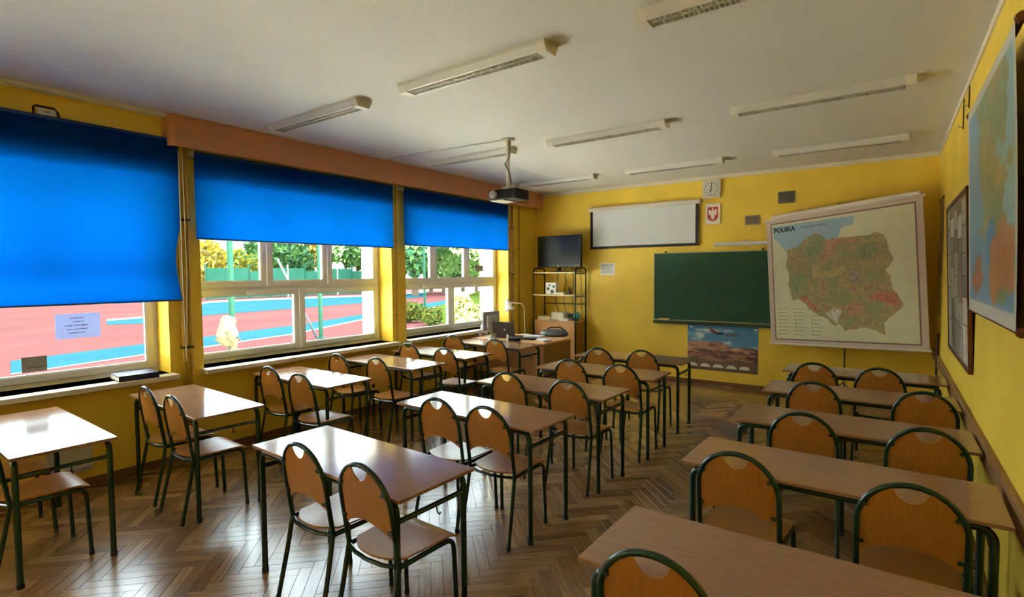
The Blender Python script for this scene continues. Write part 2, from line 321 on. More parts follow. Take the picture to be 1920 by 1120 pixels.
def leafy(name, label, cat, px, X, wid, hgt, cols, base_px=None, nl=1500, trunk=True, lz=.25, leaf=.3, group='trees beyond the court', conical=False):
    p = at('x', X, px, 515); t = thing(name, label, cat, (X, p.y, GZ), 0, group)
    rnd = random.Random(int(px*7+X)); vs, fs, mi = [], [], []
    blobs = [(rnd.uniform(-.28, .28)*wid, rnd.uniform(-.28, .28)*wid, hgt*rnd.uniform(.35, .85), wid*rnd.uniform(.18, .32)) for _ in range(9)]
    for _ in range(int(nl*2.4)):
        if conical:
            z = hgt*(lz+(1-lz)*rnd.random()**1.3); a = rnd.uniform(0, 6.283); r = wid*.5*(1-(z/hgt-lz)/(1-lz))*math.sqrt(rnd.uniform(.4, 1)); c = Vector((r*math.cos(a), r*math.sin(a), z))
        else:
            bx, by, bz, br = rnd.choice(blobs); d = Vector((rnd.gauss(0, 1), rnd.gauss(0, 1), rnd.gauss(0, 1))).normalized(); c = Vector((bx, by, bz))+d*br*rnd.uniform(.6, 1.)
            c.z = max(c.z, hgt*lz*.5)
        a = Vector((rnd.gauss(0, 1), rnd.gauss(0, 1), rnd.gauss(0, 1))).normalized(); b = a.orthogonal().normalized(); s = leaf*rnd.uniform(.6, 1.3)
        k = len(vs); vs += [c-a*s, c+b*s*.5, c+a*s, c-b*s*.5]; fs.append((k, k+1, k+2, k+3)); mi.append(rnd.randrange(len(cols)))
    me = bpy.data.meshes.new('crown'); me.from_pydata(vs, [], fs)
    cr = obj('crown', me, [M('leaf_%d_%d_%d' % c, c, .8, spec=.1) for c in cols], t); me.polygons.foreach_set('material_index', mi)
    if trunk: MB().tube([(0, 0, 0), (.05, 0, hgt*.35), (0, .05, hgt*.7)], [wid*.045, wid*.035, wid*.015], 8).build('trunk', M('bark', (92, 74, 58), .9), t)
    return t
G1, G2, G3, Y1, Y2 = (60, 94, 54), (76, 110, 54), (96, 128, 68), (152, 136, 44), (168, 146, 48)
leafy('tree', 'small yellow-green tree before the pale building', 'tree', 466, -46.5, 2.6, 5.2, [Y1, G3, (110, 118, 52)], nl=1200)
leafy('tree', 'dark green spreading tree outside the middle window', 'tree', 528, -48.5, 5.5, 8, [G1, G2, (54, 84, 58)], nl=2600, lz=.1)
leafy('tree', 'big golden-yellow autumn tree outside the middle window', 'tree', 583, -52, 6.5, 9, [Y1, Y2, (132, 118, 52)], nl=2600)
leafy('tree', 'round green tree beside the white window reveal', 'tree', 648, -48, 5, 7.5, [G2, G3, G1], nl=2200, lz=.2)
leafy('tree', 'tall bluish green tree at the edge of the far window', 'tree', 778, -34, 7, 9, [G1, (50, 88, 60), G2], nl=3000, lz=.08)
leafy('tree', 'fresh green bushy tree in the middle of the far window', 'tree', 846, -43, 9, 10, [G2, G3, (84, 112, 62)], nl=3000, lz=.08)
leafy('tree', 'light green tree at the far window next to the lawn', 'tree', 906, -29, 6.5, 9, [G3, (94, 116, 56), G2], nl=2600, lz=.08)
leafy('tree', 'pale green tree filling the gap behind the court', 'tree', 700, -58, 10, 10, [G3, G2], nl=2500, lz=.05)
leafy('tree', 'yellowish tree seen at the left edge of the middle window', 'tree', 405, -50, 3.2, 5, [Y2, Y1, (136, 126, 80)], nl=900)
for px, X, w_, h_, cl, lab in ((808, -37, 4.5, 6.5, [G2, G3], 'green bush behind the slim fence post'), (832, -34.5, 4.5, 7, [G3, (104, 134, 80)], 'pale green bush at the first mullion of the far window'), (868, -37.5, 5, 7, [G2, (88, 122, 70)], 'green bush behind the second mullion of the far window'), (893, -35.5, 4.5, 7, [G3, (110, 132, 66)], 'yellow-green bush behind the grey window sticker'), (690, -50, 5, 7, [G2, G3], 'green bush behind the white reveal of middle window'), (504, -47.5, 4, 6, [G1, G2], 'dark green bush behind the first mullion of middle window')):
    leafy('bush', lab, 'bush', px, X, w_, h_, cl, nl=1300, trunk=True, lz=.02, leaf=.34, group='bushes beyond the court')
for k, (px, X, w, h) in enumerate([(772, -15.2, 1.1, .6), (808, -13.6, 1.1, .6), (862, -12.0, 1.0, 1.1), (886, -10.8, 1.0, .9), (904, -9.4, .9, .7)]):
    leafy('shrub', ['low shrub at the left of the far window', 'low shrub under the slim fence post', 'taller reddish green shrub in far window', 'leafy green shrub in the far window', 'small yellow-green shrub nearest the far window reveal'][k], 'shrub', px, X, w, h, [(84, 96, 34), (92, 84, 40), (66, 86, 34)], nl=500, trunk=False, lz=.05, leaf=.09, group='shrubs outside the far window')
def outhouse():
    a, b = at('x', -62, 372, 515), at('x', -62, 512, 515)
    t = thing('apartment_building', 'pale mint building beyond the court with small windows', 'building', (-62, a.y, GZ)); Wd = b.y-a.y
    MB().box(-12, 0, 0, Wd, 0, 11).build('wall', M('pale_mint', (128, 138, 124), .9), t)
    MB().box(-12.4, .4, -.4, Wd+.4, 11, 11.4).build('roof', M('roof_grey', (120, 110, 104), .8), t)
    for r in range(3):
        for c in range(4):
            y = Wd*(c+.5)/4
            w = MB().box(-.02, .06, y-.7, y+.7, 1.2+r*3.2, 2.9+r*3.2).build('window', white_pl, t); MB().box(.05, .08, y-.6, y+.6, 1.3+r*3.2, 2.8+r*3.2).build('pane', M('far_pane', (110, 120, 128), .15), w)
outhouse()
a, b = at('x', -43, 386, 515), at('x', -43, 735, 515)
fence = thing('green_fence', 'green panel fence along the far side of the court', 'fence', (-43, a.y, GZ))
n = 11
for i in range(n):
    y0 = (b.y-a.y)*i/n; y1 = (b.y-a.y)*(i+1)/n
    MB().box(-.03, .03, y0+.07, y1-.07, .1, 2.5-.25*(i % 3 == 2)).build('panel', fence_pale, fence); MB().box(-.06, .06, y0-.05, y0+.05, 0, 2.8).build('post', lightgrey if i % 3 == 1 else fence_green, fence)
def court_shade_block():  # invented building, out of view, added to keep the sun off the court
    t = thing('court_shade_block', 'tall cream block added out of view to shade the court', 'building', (-10.7, -9, GZ))
    MB().box(-60, 0, -16, 0, 0, 20).build('wall', M('shade_block_plaster', (216, 204, 176), .85), t); MB().box(-60.5, .5, -16.5, .5, 20, 20.5).build('roof', M('roof_grey', (120, 110, 104)), t)
    for r in range(5):
        for c in range(12):
            x = -3-c*4.8
            w = MB().box(x-1.1, x+1.1, -.04, .05, 1.4+r*3.7, 3.4+r*3.7).build('window', white_pl, t); MB().box(x-1., x+1., .045, .07, 1.5+r*3.7, 3.3+r*3.7).build('pane', M('far_pane', (110, 120, 128), .15), w)
court_shade_block()
# person crouching outside
def person():
    p = at('z', GZ, 426, 672); t = thing('person', 'person in a cream hooded jacket crouching outside the middle window', 'person', p, math.radians(68))
    def skin(name, pts, edges, rad, mat, root=0):
        me = bpy.data.meshes.new(name); me.from_pydata(pts, edges, []); o = obj(name, me, mat, t)
        sk = o.modifiers.new('skin', 'SKIN'); sk.use_smooth_shade = True
        for i, r in enumerate(rad): me.skin_vertices[0].data[i].radius = (r, r) if not isinstance(r, tuple) else r
        me.skin_vertices[0].data[root].use_root = True
        o.modifiers.new('sub', 'SUBSURF').levels = 2; o.modifiers['sub'].render_levels = 2; return o
    # faces +x (local); squatting with arms folded on the knees; hood up
    skin('body', [(-.10, 0, .22), (-.08, 0, .40), (-.02, 0, .58), (.03, 0, .70), (.07, 0, .80), (.09, 0, .90),
                  (.18, .13, .36), (.06, .13, .10), (.06, .13, .04), (.16, .13, .03), (.18, -.13, .36), (.06, -.13, .10), (.06, -.13, .04), (.16, -.13, .03),
                  (.02, .18, .60), (.12, .22, .42), (.20, .08, .42), (.24, .03, .42), (.02, -.18, .60), (.12, -.22, .42), (.20, -.08, .42), (.24, -.03, .42)],
         [(0, 1), (1, 2), (2, 3), (3, 4), (4, 5), (0, 6), (6, 7), (7, 8), (8, 9), (0, 10), (10, 11), (11, 12), (12, 13), (2, 14), (14, 15), (15, 16), (16, 17), (2, 18), (18, 19), (19, 20), (20, 21)],
         [.17, .18, .16, .07, .09, .07, .09, .065, .05, .04, .09, .065, .05, .04, .08, .065, .045, .035, .08, .065, .045, .035], M('person_clothes', (84, 74, 50), .9, .06, 9))
    MB().lathe([(.02, .13), (.09, .11), (.135, .03), (.155, -.06), (.20, -.20), (.235, -.34), (.20, -.38)], (.02, 0, .86), 16).build('hood', M('cream_hood', (100, 94, 72), .9), t, True)
    MB().lathe([(.015, .10), (.06, .085), (.085, .03), (.085, -.03), (.06, -.09), (.02, -.11)], (.125, 0, .85), 12).build('face', M('skin_tone', (84, 60, 46), .6), t, True)
    for s in (-1, 1): MB().lathe([(.004, -.008), (.011, 0), (.004, .008)], (.203, s*.032, .868), 8).build('eye', rubber, t)
    MB().tube([(.20, 0, .865), (.222, 0, .835), (.205, 0, .825)], [.008, .014, .010], 8).build('nose', M('skin_tone', (84, 60, 46)), t, True)
    MB().box(.192, .203, -.028, .028, .793, .803, ch=.002).build('mouth', M('lips', (150, 80, 70), .5), t)
    for s in (-1, 1):
        for f in range(4): MB().tube([(.24, s*.02, .44-f*.016), (.275, -s*.005, .44-f*.016), (.28, -s*.04, .43-f*.016)], .009, 6).build('finger', M('skin_tone', (84, 60, 46)), t, True)
        MB().tube([(.235, s*.03, .45), (.26, s*.01, .48)], .010, 6).build('thumb', M('skin_tone', (84, 60, 46)), t, True)
person()
# ------------------------------------------------------------------ blinds, pelmet, rails on the window wall
def blind(label, y0, y1, z0, z1, x=-5.36, curl=False):
    t = thing('roller_blind', label, 'blind', (x, y0, z0), 0, 'blue roller blinds'); W, Hh = y1-y0, z1-z0
    vs, fs = [], []; nx, nz = 40, 24
    for j in range(nz+1):
        for i in range(nx+1):
            u, v = i/nx, j/nz; d = .006*math.sin(u*17)*(1-v)+.004*math.sin(u*7+2)*(1-v)
            yy = u*W
            if curl: k = max(0, (u-.93)/.07)*max(0, 1-v*1.6); yy -= .05*max(0, (u-.93)/.07)*math.sin(math.pi*min(1, v*2.2))*(v < .45); d += .03*k*math.sin(v*9)
            vs.append((d, yy, v*Hh))
    for j in range(nz):
        for i in range(nx): a = j*(nx+1)+i; fs.append((a, a+1, a+nx+2, a+nx+1))
    me = bpy.data.meshes.new('fabric'); me.from_pydata(vs, [], fs); obj('fabric', me, blind_m, t, True)
    MB().tube([(-.02, .0, Hh+.005), (-.02, W, Hh+.005)], .022, 12).build('roller_tube', M('blind_tube', (20, 60, 130), .5), t, True)
    MB().tube([(0, 0.005, .006), (0, W-.005, .006)], .008, 8).build('bottom_bar', M('blind_bar', (60, 74, 110), .5), t, True)
    for y in (-.012, W): MB().box(-.09, .01, y, y+.012, Hh-.03, Hh+.03).build('end_bracket', lightgrey, t)
    return t
blind('blue roller blind pulled far down over the nearest window', -.20, 2.235, 1.525, 2.985, curl=True)
blind('blue roller blind half lowered over the middle window', 2.37, 4.825, 2.10, 2.905)
blind('blue roller blind half lowered on the window nearest the chalkboard', 5.01, 7.41, 2.145, 2.905)
pz0 = 2.935
pl = thing('window_pelmet', 'long brown boxed pelmet along the top of the window wall', 'pelmet', (XW, 2.15, pz0))
m = MB(); m.box(.135, .155, .06, YF-2.15, 0, H-pz0-.004).build('front_board', brown_pelmet, pl)
mm = MB(); pts = [(0, 0), (.02, 0)]
poly = [(0, .0)]+[(0.095+.06*math.cos(a), .06-.06*math.sin(a)) for a in [math.pi/2*(1-k/6) for k in range(7)]]+[(.135, .06), (.115, .02), (0, .02)]
mm.prism(poly, 0, H-pz0-.004).build('rounded_end_board', brown_pelmet, pl, True)
MB().box(0, .135, .02, YF-2.15, H-pz0-.03, H-pz0-.006).build('top_board', brown_pelmet, pl)
cr = thing('curtain_rail', 'white double curtain rail under the ceiling before the pelmet', 'rail', (XW, YB+.05, H))
MB().box(.02, .05, 0, 2.13-YB, -.028, 0).box(.075, .105, 0, 2.13-YB, -.028, 0).build('rail', white_pl, cr); MB().box(.05, .075, 0, 2.13-YB, -.006, 0).build('rail_groove', gasket, cr)
ap = at('x', -5.43, 86, 213)
w = thing('wall_speaker', 'small white box with a black bracket above the nearest blind', 'speaker', (XW, ap.y, ap.z))
MB().box(.005, .05, -.055, .055, -.05, .03, ch=.006).build('housing', white_pl, w); MB().tube([(.02, -.075, -.07), (.02, -.075, .035), (.02, -.06, .05), (.02, .05, .05), (.02, .075, .02), (.02, .085, -.06)], .008, 6).build('bracket', black_pl, w); MB().box(.05, .053, -.015, .02, .0, .012).build('badge', grey_pl, w)
pipe_m = M('yellow_pipe', (176, 140, 34), .45)
for k, (y, r, lab) in enumerate([(2.255, .017, 'yellow painted heating pipe on the pillar, window-blind side'), (2.315, .017, 'yellow painted heating pipe on the pillar between first windows')]):
    t = thing('wall_pipe', lab, 'pipe', (XW+.035, y, 0), 0, 'heating pipes')
    MB().tube([(0, 0, .0), (0, 0, pz0+.1)], r, 10).build('pipe', pipe_m, t, True)
    for z in (1.08, 2.28): MB().box(-.035, .02, -r-.005, r+.005, z-.012, z+.012, ch=.003).build('clamp', M('dark_clamp', (80, 62, 30), .5), t)
t = thing('wall_pipe', 'brownish pipe between far window and front corner', 'pipe', (XW+.03, 7.60, 0), 0, 'heating pipes')
MB().tube([(0, 0, 0), (0, 0, pz0)], .02, 10).build('pipe', M('brown_pipe', (120, 84, 54), .5), t, True)
for z in (.9, 1.75, 2.55): MB().box(-.03, .024, -.026, .026, z-.012, z+.012, ch=.003).build('clamp', M('dark_clamp', (80, 62, 30)), t)
t = thing('wall_pipe', 'thin yellow pipe nearest the front corner', 'pipe', (XW+.02, 7.83, 0), 0, 'heating pipes')
MB().tube([(0, 0, 0), (0, 0, pz0)], .012, 8).build('pipe', pipe_m, t, True)
for z in (1.2, 2.2): MB().box(-.02, .014, -.018, .018, z-.01, z+.01).build('clamp', pipe_m, t)
t = thing('wall_pipe', 'thin yellow pipe on the pillar between middle and far windows', 'pipe', (XW+.014, 4.93, 0), 0, 'heating pipes')
MB().tube([(0, 0, 0), (0, 0, pz0)], .010, 8).build('pipe', pipe_m, t, True)
for z in (1.2, 2.2): MB().box(-.014, .012, -.016, .016, z-.01, z+.01).build('clamp', pipe_m, t)
t = thing('blind_cord', 'thin beaded pull cord hanging beside the nearest blind', 'cord', (XW+.075, 2.248, 0))
MB().tube([(0, 0, 2.9), (0, -.004, 1.7), (0, .004, .95)], .004, 6).build('cord', cream, t); MB().tube([(.0, .03, 2.9), (0, .035, 1.7), (0, .004, .95)], .004, 6).build('cord', cream, t)
t = thing('wall_panel', 'pale flat panel low on the wall under the first sill', 'panel', (XW, 1.22, .14)); MB().box(0, .03, 0, .30, 0, .34, ch=.006).build('plate', M('pale_panel', (200, 196, 176), .6), t); MB().box(.03, .034, .02, .28, .02, .03).build('seam', grey_pl, t)
# notices on the first window
def notice(name, label, y0, y1, z0, z1, x, mat, lines):
    t = thing(name, label, 'notice', (x, y0, z0)); MB().box(-.001, 0, 0, y1-y0, 0, z1-z0).build('sheet', mat, t)
    rnd = random.Random(3)
    for k, (a, b, v) in enumerate(lines):
        mm = MB(); y = (y1-y0)*a
        while y < (y1-y0)*b:
            l = rnd.uniform(.006, .012); hh = rnd.uniform(.006, .011); zc = (z1-z0)*v
            mm.box(.0002, .0008, y, min(y+l, (y1-y0)*b), zc-hh/2, zc+hh/2); y += l+rnd.uniform(.003, .006)
        mm.build('text_line', ink, t)
    return t
PX = FRAME_X-.030
notice('paper_notice', 'white printed notice taped on the nearest window', 1.39, 1.703, 1.224, 1.436, PX, M_fabric('backlit_paper', (226, 230, 240), (150, 160, 190)), [(.32, .62, .82), (.37, .62, .67), (.2, .72, .52), (.25, .7, .37), (.27, .66, .22)])
notice('window_sticker', 'small grey sticker low on the nearest window', 1.165, 1.325, .973, 1.10, PX, M('grey_sticker', (150, 144, 134), .6), [(.2, .9, .3)])
y_ = at('x', PX, 892, 503); notice('window_sticker', 'grey sticker on the upper pane near the far corner', y_.y-.02, y_.y+.20, y_.z-.055, y_.z+.045, PX, grey_pl, [(.1, .9, .5)])
# book on the sill
bk = thing('book', 'thick dark blue book lying on the sill of nearest window', 'book', (-5.46, 1.86, SILL_Z), math.radians(-4))
MB().box(-.13, .13, -.15, .15, 0, .006).box(-.13, .13, -.15, .15, .042, .048).box(.124, .13, -.15, .15, 0, .048).build('cover', M('book_cover', (40, 40, 78), .5, spec=.3), bk)
MB().box(-.124, .124, -.146, .146, .006, .042).build('pages', paper, bk)
# ------------------------------------------------------------------ front wall
def rect_on_front(px0, py0, px1, py1, y=YF):
    a, b = at('y', y, px0, py0), at('y', y, px1, py1); return a.x, b.x, b.z, a.z
# chalkboard
bx0, bx1, bz0, bz1 = -3.155, -1.36, .985, 2.066
cb = thing('chalkboard', 'dark green chalkboard with thin pale frame on front wall', 'chalkboard', (bx0, YF, bz0)); BW, BH = bx1-bx0, bz1-bz0
MB().box(.012, BW-.012, -.03, -.002, .012, BH-.012).build('writing_surface', board_green, cb)
for nm, q in (('frame_rail', (0, BW, 0, .014)), ('frame_rail', (0, BW, BH-.014, BH)), ('frame_stile', (0, .014, .014, BH-.014)), ('frame_stile', (BW-.014, BW, .014, BH-.014))):
    MB().box(q[0], q[1], -.036, -.001, q[2], q[3], ch=.003).build(nm, M('pale_board_frame', (150, 160, 138), .4), cb)
MB().box(0.01, BW-.01, -.09, -.001, -.05, -.008, ch=.004).build('chalk_tray', M('tray_green', (30, 60, 40), .5), cb)
for x in (.18, BW-.18): MB().box(x, x+.03, -.04, -.001, BH, BH+.025).build('hanger', black_pl, cb)
er = thing('board_eraser', 'pale wooden eraser on the chalk tray corner', 'eraser', (bx0+.19, YF-.06, bz0-.008)); MB().box(-.08, .08, -.026, .026, .012, .04, ch=.005).build('handle_block', M('eraser_wood', (216, 176, 110), .5), er); MB().box(-.078, .078, -.024, .024, 0, .012).build('felt', grey_pl, er)
# projection screen
sx0, sx1, sz0, sz1 = -4.30, -2.44, 2.165, 2.86
ps = thing('projection_screen', 'roll-down projection screen with black borders above the board', 'screen', (sx0, YF, sz0)); SW, SH = sx1-sx0, sz1-sz0
MB().box(-.03, SW+.03, -.075, -.005, SH-.05, SH+.02, ch=.012).build('housing', M('screen_housing', (216, 208, 196), .45), ps)
MB().box(0, SW, -.042, -.040, .02, SH-.05).build('black_border', black_pl, ps); MB().box(.05, SW-.05, -.0445, -.0425, .045, SH-.05).build('white_surface', M('screen_cloth', (216, 218, 222), .8), ps)
MB().tube([(-.01, -.042, .012), (SW+.01, -.042, .012)], .012, 8).build('weight_bar', M('bar_dark', (60, 50, 40), .5), ps)
# clock, emblem
c0 = at('y', YF, 1335, 355); ck = thing('wall_clock', 'square cream wall clock under the ceiling', 'clock', (c0.x, YF, c0.z))
MB().box(-.14, .14, -.04, -.002, -.14, .14, ch=.012).build('case', M('clock_case', (222, 206, 182), .5), ck); MB().box(-.115, .115, -.044, -.039, -.115, .115).build('dial', M('clock_dial', (206, 204, 192), .6), ck)
for k in range(12):
    a = k*math.pi/6; mm = MB(); x, z = .095*math.sin(a), .095*math.cos(a); mm.box(x-.006, x+.006, -.0465, -.043, z-.008, z+.008); mm.build('hour_mark', black_pl, ck)
for l, a, nm in ((.055, math.radians(205), 'hour_hand'), (.085, math.radians(2), 'minute_hand')):
    MB().tube([(-.012*math.sin(a), -.048, -.012*math.cos(a)), (l*math.sin(a), -.048, l*math.cos(a))], .004, 6).build(nm, black_pl, ck)
e0 = at('y', YF, 1337, 401); em = thing('emblem_plaque', 'white plaque with red shield and white crowned eagle', 'emblem', (e0.x, YF, e0.z))
MB().box(-.11, .11, -.016, -.002, -.16, .155, ch=.003).build('plaque', M('plaque_white', (232, 220, 204), .5), em)
red = M('shield_red', (186, 44, 52), .5)
sh = [(-.075, .10), (.075, .10), (.078, -.06), (.05, -.10), (.015, -.108), (0, -.118), (-.015, -.108), (-.05, -.10), (-.078, -.06)]
MB().prism(sh, -.0185, -.0155, 'y').build('red_shield', red, em)
half = [(0, .078), (.010, .084), (.014, .066), (.010, .050), (.018, .040), (.034, .060), (.050, .066), (.060, .050), (.062, .020), (.056, -.005), (.048, -.030), (.040, -.012), (.034, -.036), (.028, -.014), (.022, -.030), (.030, -.050), (.036, -.060), (.020, -.058), (.016, -.085), (0, -.094)]
ea = half+[(-x, z) for x, z in reversed(half[1:-1])]
MB().prism(ea, -.0205, -.0180, 'y').build('white_eagle', M('eagle_white', (232, 214, 208), .5), em); MB().prism([(-.010, .086), (.010, .086), (.014, .098), (.005, .092), (0, .1), (-.005, .092), (-.014, .098)], -.0205, -.0180, 'y').build('gold_crown', M('crown_gold', (196, 150, 60), .4), em)
# vents
def vent(label, px, w, h, bars, frame_m):
    p = at('y', YF, *px); t = thing('vent_grille', label, 'vent', (p.x, YF, p.z)); MB().box(-w/2, w/2, -.012, -.001, -h/2, -h/2+.018).box(-w/2, w/2, -.012, -.001, h/2-.018, h/2).box(-w/2, -w/2+.018, -.012, -.001, -h/2+.018, h/2-.018).box(w/2-.018, w/2, -.012, -.001, -h/2+.018, h/2-.018).build('frame', frame_m, t)
    MB().box(-w/2+.01, w/2-.01, -.004, -.001, -h/2+.01, h/2-.01).build('dark_duct', M('duct_dark', (78, 72, 60), .8), t)
    for k in range(bars):
        z = -h/2+.02+(h-.04)*(k+.5)/bars; MB().add([(-w/2+.015, -.012, z-.006), (w/2-.015, -.012, z-.006), (w/2-.015, -.005, z+.010), (-w/2+.015, -.005, z+.010)], [(0, 1, 2, 3)]).build('slat', frame_m, t)
vent('dark grey slatted vent above the large country map', (1475, 370), .22, .165, 6, M('vent_grey', (112, 104, 92), .5))
vent('small cream framed vent left of the country map', (1411, 413), .20, .14, 5, M('vent_cream', (150, 140, 116), .5))
lp = thing('board_lamp', 'white tube lamp fixed above the chalkboard', 'lamp', (-2.20, YF, 2.17)); MB().box(0, .86, -.075, -.002, -.028, .028, ch=.008).build('housing', white_pl, lp); MB().tube([(.02, -.085, -.018), (.84, -.085, -.018)], .014, 8).build('tube', M('lamp_tube_off', (222, 222, 214), .3), lp, True); MB().box(.40, .46, -.03, -.002, .028, .05).build('wall_bracket', lightgrey, lp)
p0 = at('y', YF, 1139, 505); np_ = thing('wall_notice', 'white printed sheet on the yellow wall beside the rack', 'notice', (p0.x, YF, p0.z)); MB().box(-.14, .14, -.003, -.001, -.105, .105).build('sheet', paper, np_)
for k in range(7): MB().box(-.115, .115-.05*((k*3) % 4 == 1), -.0038, -.0032, .075-k*.022-.003, .075-k*.022+.003).build('text_line', ink, np_)
# landscape poster under the chalkboard (print is flat)
def desert(u, v):
    sky = mixc((120, 172, 206), (70, 134, 186), v)
    sky = mixc(sky, (214, 220, 226), max(0, min(1, (fbm(u*5, v*9, 4)-.52)*4)))
    r1 = .60+.05*math.sin(u*5.2+.4)+.05*math.exp(-((u-.48)/.12)**2)-.05*u; r2 = .50+.05*math.sin(u*7+2); r3 = .36+.04*math.sin(u*9+1); r4 = .24+.025*math.sin(u*11)
    c = sky
    if v < r1: c = mixc((186, 142, 122), (120, 90, 82), max(0, min(1, (fbm(u*8, v*14, 9)-.4)*3)))
    if v < r2: c = mixc((206, 164, 140), (110, 78, 70), max(0, min(1, (fbm(u*6+3, v*18, 2)-.42)*4)))
    if v < r3: c = mixc((170, 124, 104), (92, 66, 60), max(0, min(1, (fbm(u*9, v*16, 5)-.4)*4)))
    if v < r4: c = mixc((96, 74, 64), (140, 116, 96), fbm(u*30, v*30, 3))
    for k in range(5):
        cx = .08+k*.185; d = ((u-cx)/.075)**2+((v-.065)/.085)**2
        if d < 1 and v > .065: c = (232, 224, 208)
        elif d < 1.3 and v < .065: c = (110, 92, 78)
    if .33 < u < .42 and abs(v-(.92-(u-.33)*.9)) < .035: c = (140, 60, 60)
    if .42 < u < .52 and .80 < v < .86: c = (40, 44, 60)
    if .56 < u < .75 and .78 < v < .85: c = (96, 106, 120)
    return c
q0, q1 = at('y', YF, 1290, 612), at('y', YF, 1421, 703)
dp = thing('landscape_poster', 'colour poster of desert dunes with white domes under blue sky', 'poster', (q0.x, YF-.006, q1.z)); grid_print('printed_sheet', q1.x-q0.x, bz0-.055-q1.z, 110, 80, desert, M_print('poster_print', .35), dp)
for x in (0.03, q1.x-q0.x-.06): MB().box(x, x+.05, -.001, .004, bz0-.10-q1.z, bz0-.08-q1.z).build('tape', paper, dp)
# ------------------------------------------------------------------ rack with cabinet and television
RX0, RX1, RY0, RY1 = -5.24, -4.385, 8.0, 8.38
rk = thing('shelf_rack', 'tall dark green tube rack with two shelves in the front corner', 'rack', (RX0, RY0, 0)); RW, RD = RX1-RX0, RY1-RY0
for x in (0, RW):
    pts = [(x, 0, 0), (x, 0, 1.78)]+[(x, .06-.06*math.cos(a), 1.78+.06*math.sin(a)) for a in [math.pi/2*k/5 for k in range(1, 6)]]+[(x, RD-.06+.06*math.sin(a), 1.78+.06*math.cos(a)) for a in [math.pi/2*k/5 for k in range(6)]]+[(x, RD, 0)]
    MB().tube(pts, .013, 10).build('side_frame', green_tube, rk, True)
    for z in (1.74, 1.345): MB().tube([(x, 0, z), (x, RD, z)], .009, 8).build('shelf_bearer', green_tube, rk, True)
for z in (1.75, 1.355): MB().box(.0, RW, -.01, RD, z, z+.022, ch=.003).build('shelf', M('pale_shelf', (226, 206, 156), .45), rk)
MB().tube([(0, RD, 1.2), (RW, RD, 1.2)], .008, 8).build('back_rail', green_tube, rk, True)
cbn = thing('base_cabinet', 'light wood two-door cabinet standing in the rack', 'cabinet', (RX0+.02, RY0+.005, 0)); CW = RW-.04
MB().box(0, CW, .018, RD-.03, .03, .90).build('body', wood_dark, cbn); MB().box(-.005, CW+.005, 0, RD-.025, .90, .92, ch=.002).build('top_board', wood_cab, cbn); MB().box(.02, CW-.02, .04, RD-.04, 0, .03).build('plinth', black_pl, cbn)
for k in range(2):
    d = MB().box(CW*k/2+.003, CW*(k+1)/2-.003, 0, .018, .035, .895, ch=.002).build('door', wood_cab, cbn)
    MB().lathe([(.006, 0), (.012, .012), (.008, .02)], n=10).build('knob', steel, d).location = (CW/2+(.05 if k else -.05), 0, .5); d.children[0].rotation_euler = (math.radians(90), 0, 0)
tv = thing('television', 'black flat television standing on top of the rack', 'television', (-4.80, 8.17, 1.772), math.radians(-3))
MB().box(-.455, .455, -.03, .03, .085, .645, ch=.01).build('housing', black_pl, tv); MB().box(-.425, .425, -.034, -.028, .135, .62).build('screen', screen_m, tv)
MB().lathe([(.03, .0), (.03, .1)], (0, .01, .0), 12).build('neck', black_pl, tv); MB().lathe([(.19, 0), (.19, .012), (.16, .018), (.03, .022)], (0, 0, 0), 24).build('foot', black_pl, tv); MB().lathe([(.004, 0), (.012, .004)], n=8).build('logo_badge', lightgrey, tv).matrix_local = Matrix.Translation((0, -.031, .108))@Matrix.Rotation(math.pi/2, 4, 'X')
def boxthing(name, label, cat, loc, dims, mat, rz=0., ch=.004, extra=None, lid=None):
    t = thing(name, label, cat, loc, rz); w, d, h = dims; MB().box(-w/2, w/2, -d/2, d/2, 0, h, ch=ch).build('body', mat, t)
    if lid: MB().box(-w/2-.003, w/2+.003, -d/2-.003, d/2+.003, h-.03, h+.004, ch=.002).build('lid', lid, t)
    if extra: extra(t)
    return t
Z1, Z2 = 1.377, .92
def cow(t):
    for k, (x, z, r) in enumerate([(-.05, .10, .028), (.03, .05, .035), (.06, .14, .022), (-.02, .16, .016)]): MB().lathe([(r, 0), (r, .002)], n=9).build('dark_spot', M('spot_blue', (44, 52, 80), .5), t).matrix_local = Matrix.Translation((x, -.0615, z))@Matrix.Rotation(math.pi/2, 4, 'X')
boxthing('gift_box', 'white box with dark blue spots on the upper shelf', 'box', (-4.93, 8.14, Z1), (.20, .12, .21), white_pl, .05, extra=cow)
boxthing('paper_stack', 'small stack of white paper on the upper rack shelf', 'paper', (-4.74, 8.12, Z1), (.16, .14, .03), paper, .1, extra=lambda t: MB().box(-.08, .08, -.07, .07, .031, .035).build('top_sheet', cream, t))
t = thing('figurine', 'small brown figurine beside papers on rack shelf', 'figurine', (-4.58, 8.14, Z1)); MB().lathe([(.05, 0), (.045, .02), (.03, .05), (.035, .075), (.01, .1)], n=12).build('body', M('figurine_brown', (90, 66, 50), .5), t, True); MB().lathe([(.01, .09), (.022, .105), (.01, .13)], n=10).build('head', M('figurine_brown', (90, 66, 50)), t, True)
boxthing('carton', 'pale cream carton on the cabinet beside the rack frame', 'box', (-5.07, 8.18, Z2), (.24, .22, .06), cream, .05, lid=M('carton_lid', (206, 196, 170), .6))
def ptray(t): MB().box(-.12, .12, -.16, -.08, .02, .03).build('paper_tray', paper, t); MB().box(-.08, .08, -.02, .06, .135, .142).build('scanner_lid', grey_pl, t)
boxthing('printer', 'small cream printer on the cabinet top', 'printer', (-4.80, 8.20, Z2), (.26, .22, .14), cream, .0, .02, extra=ptray)
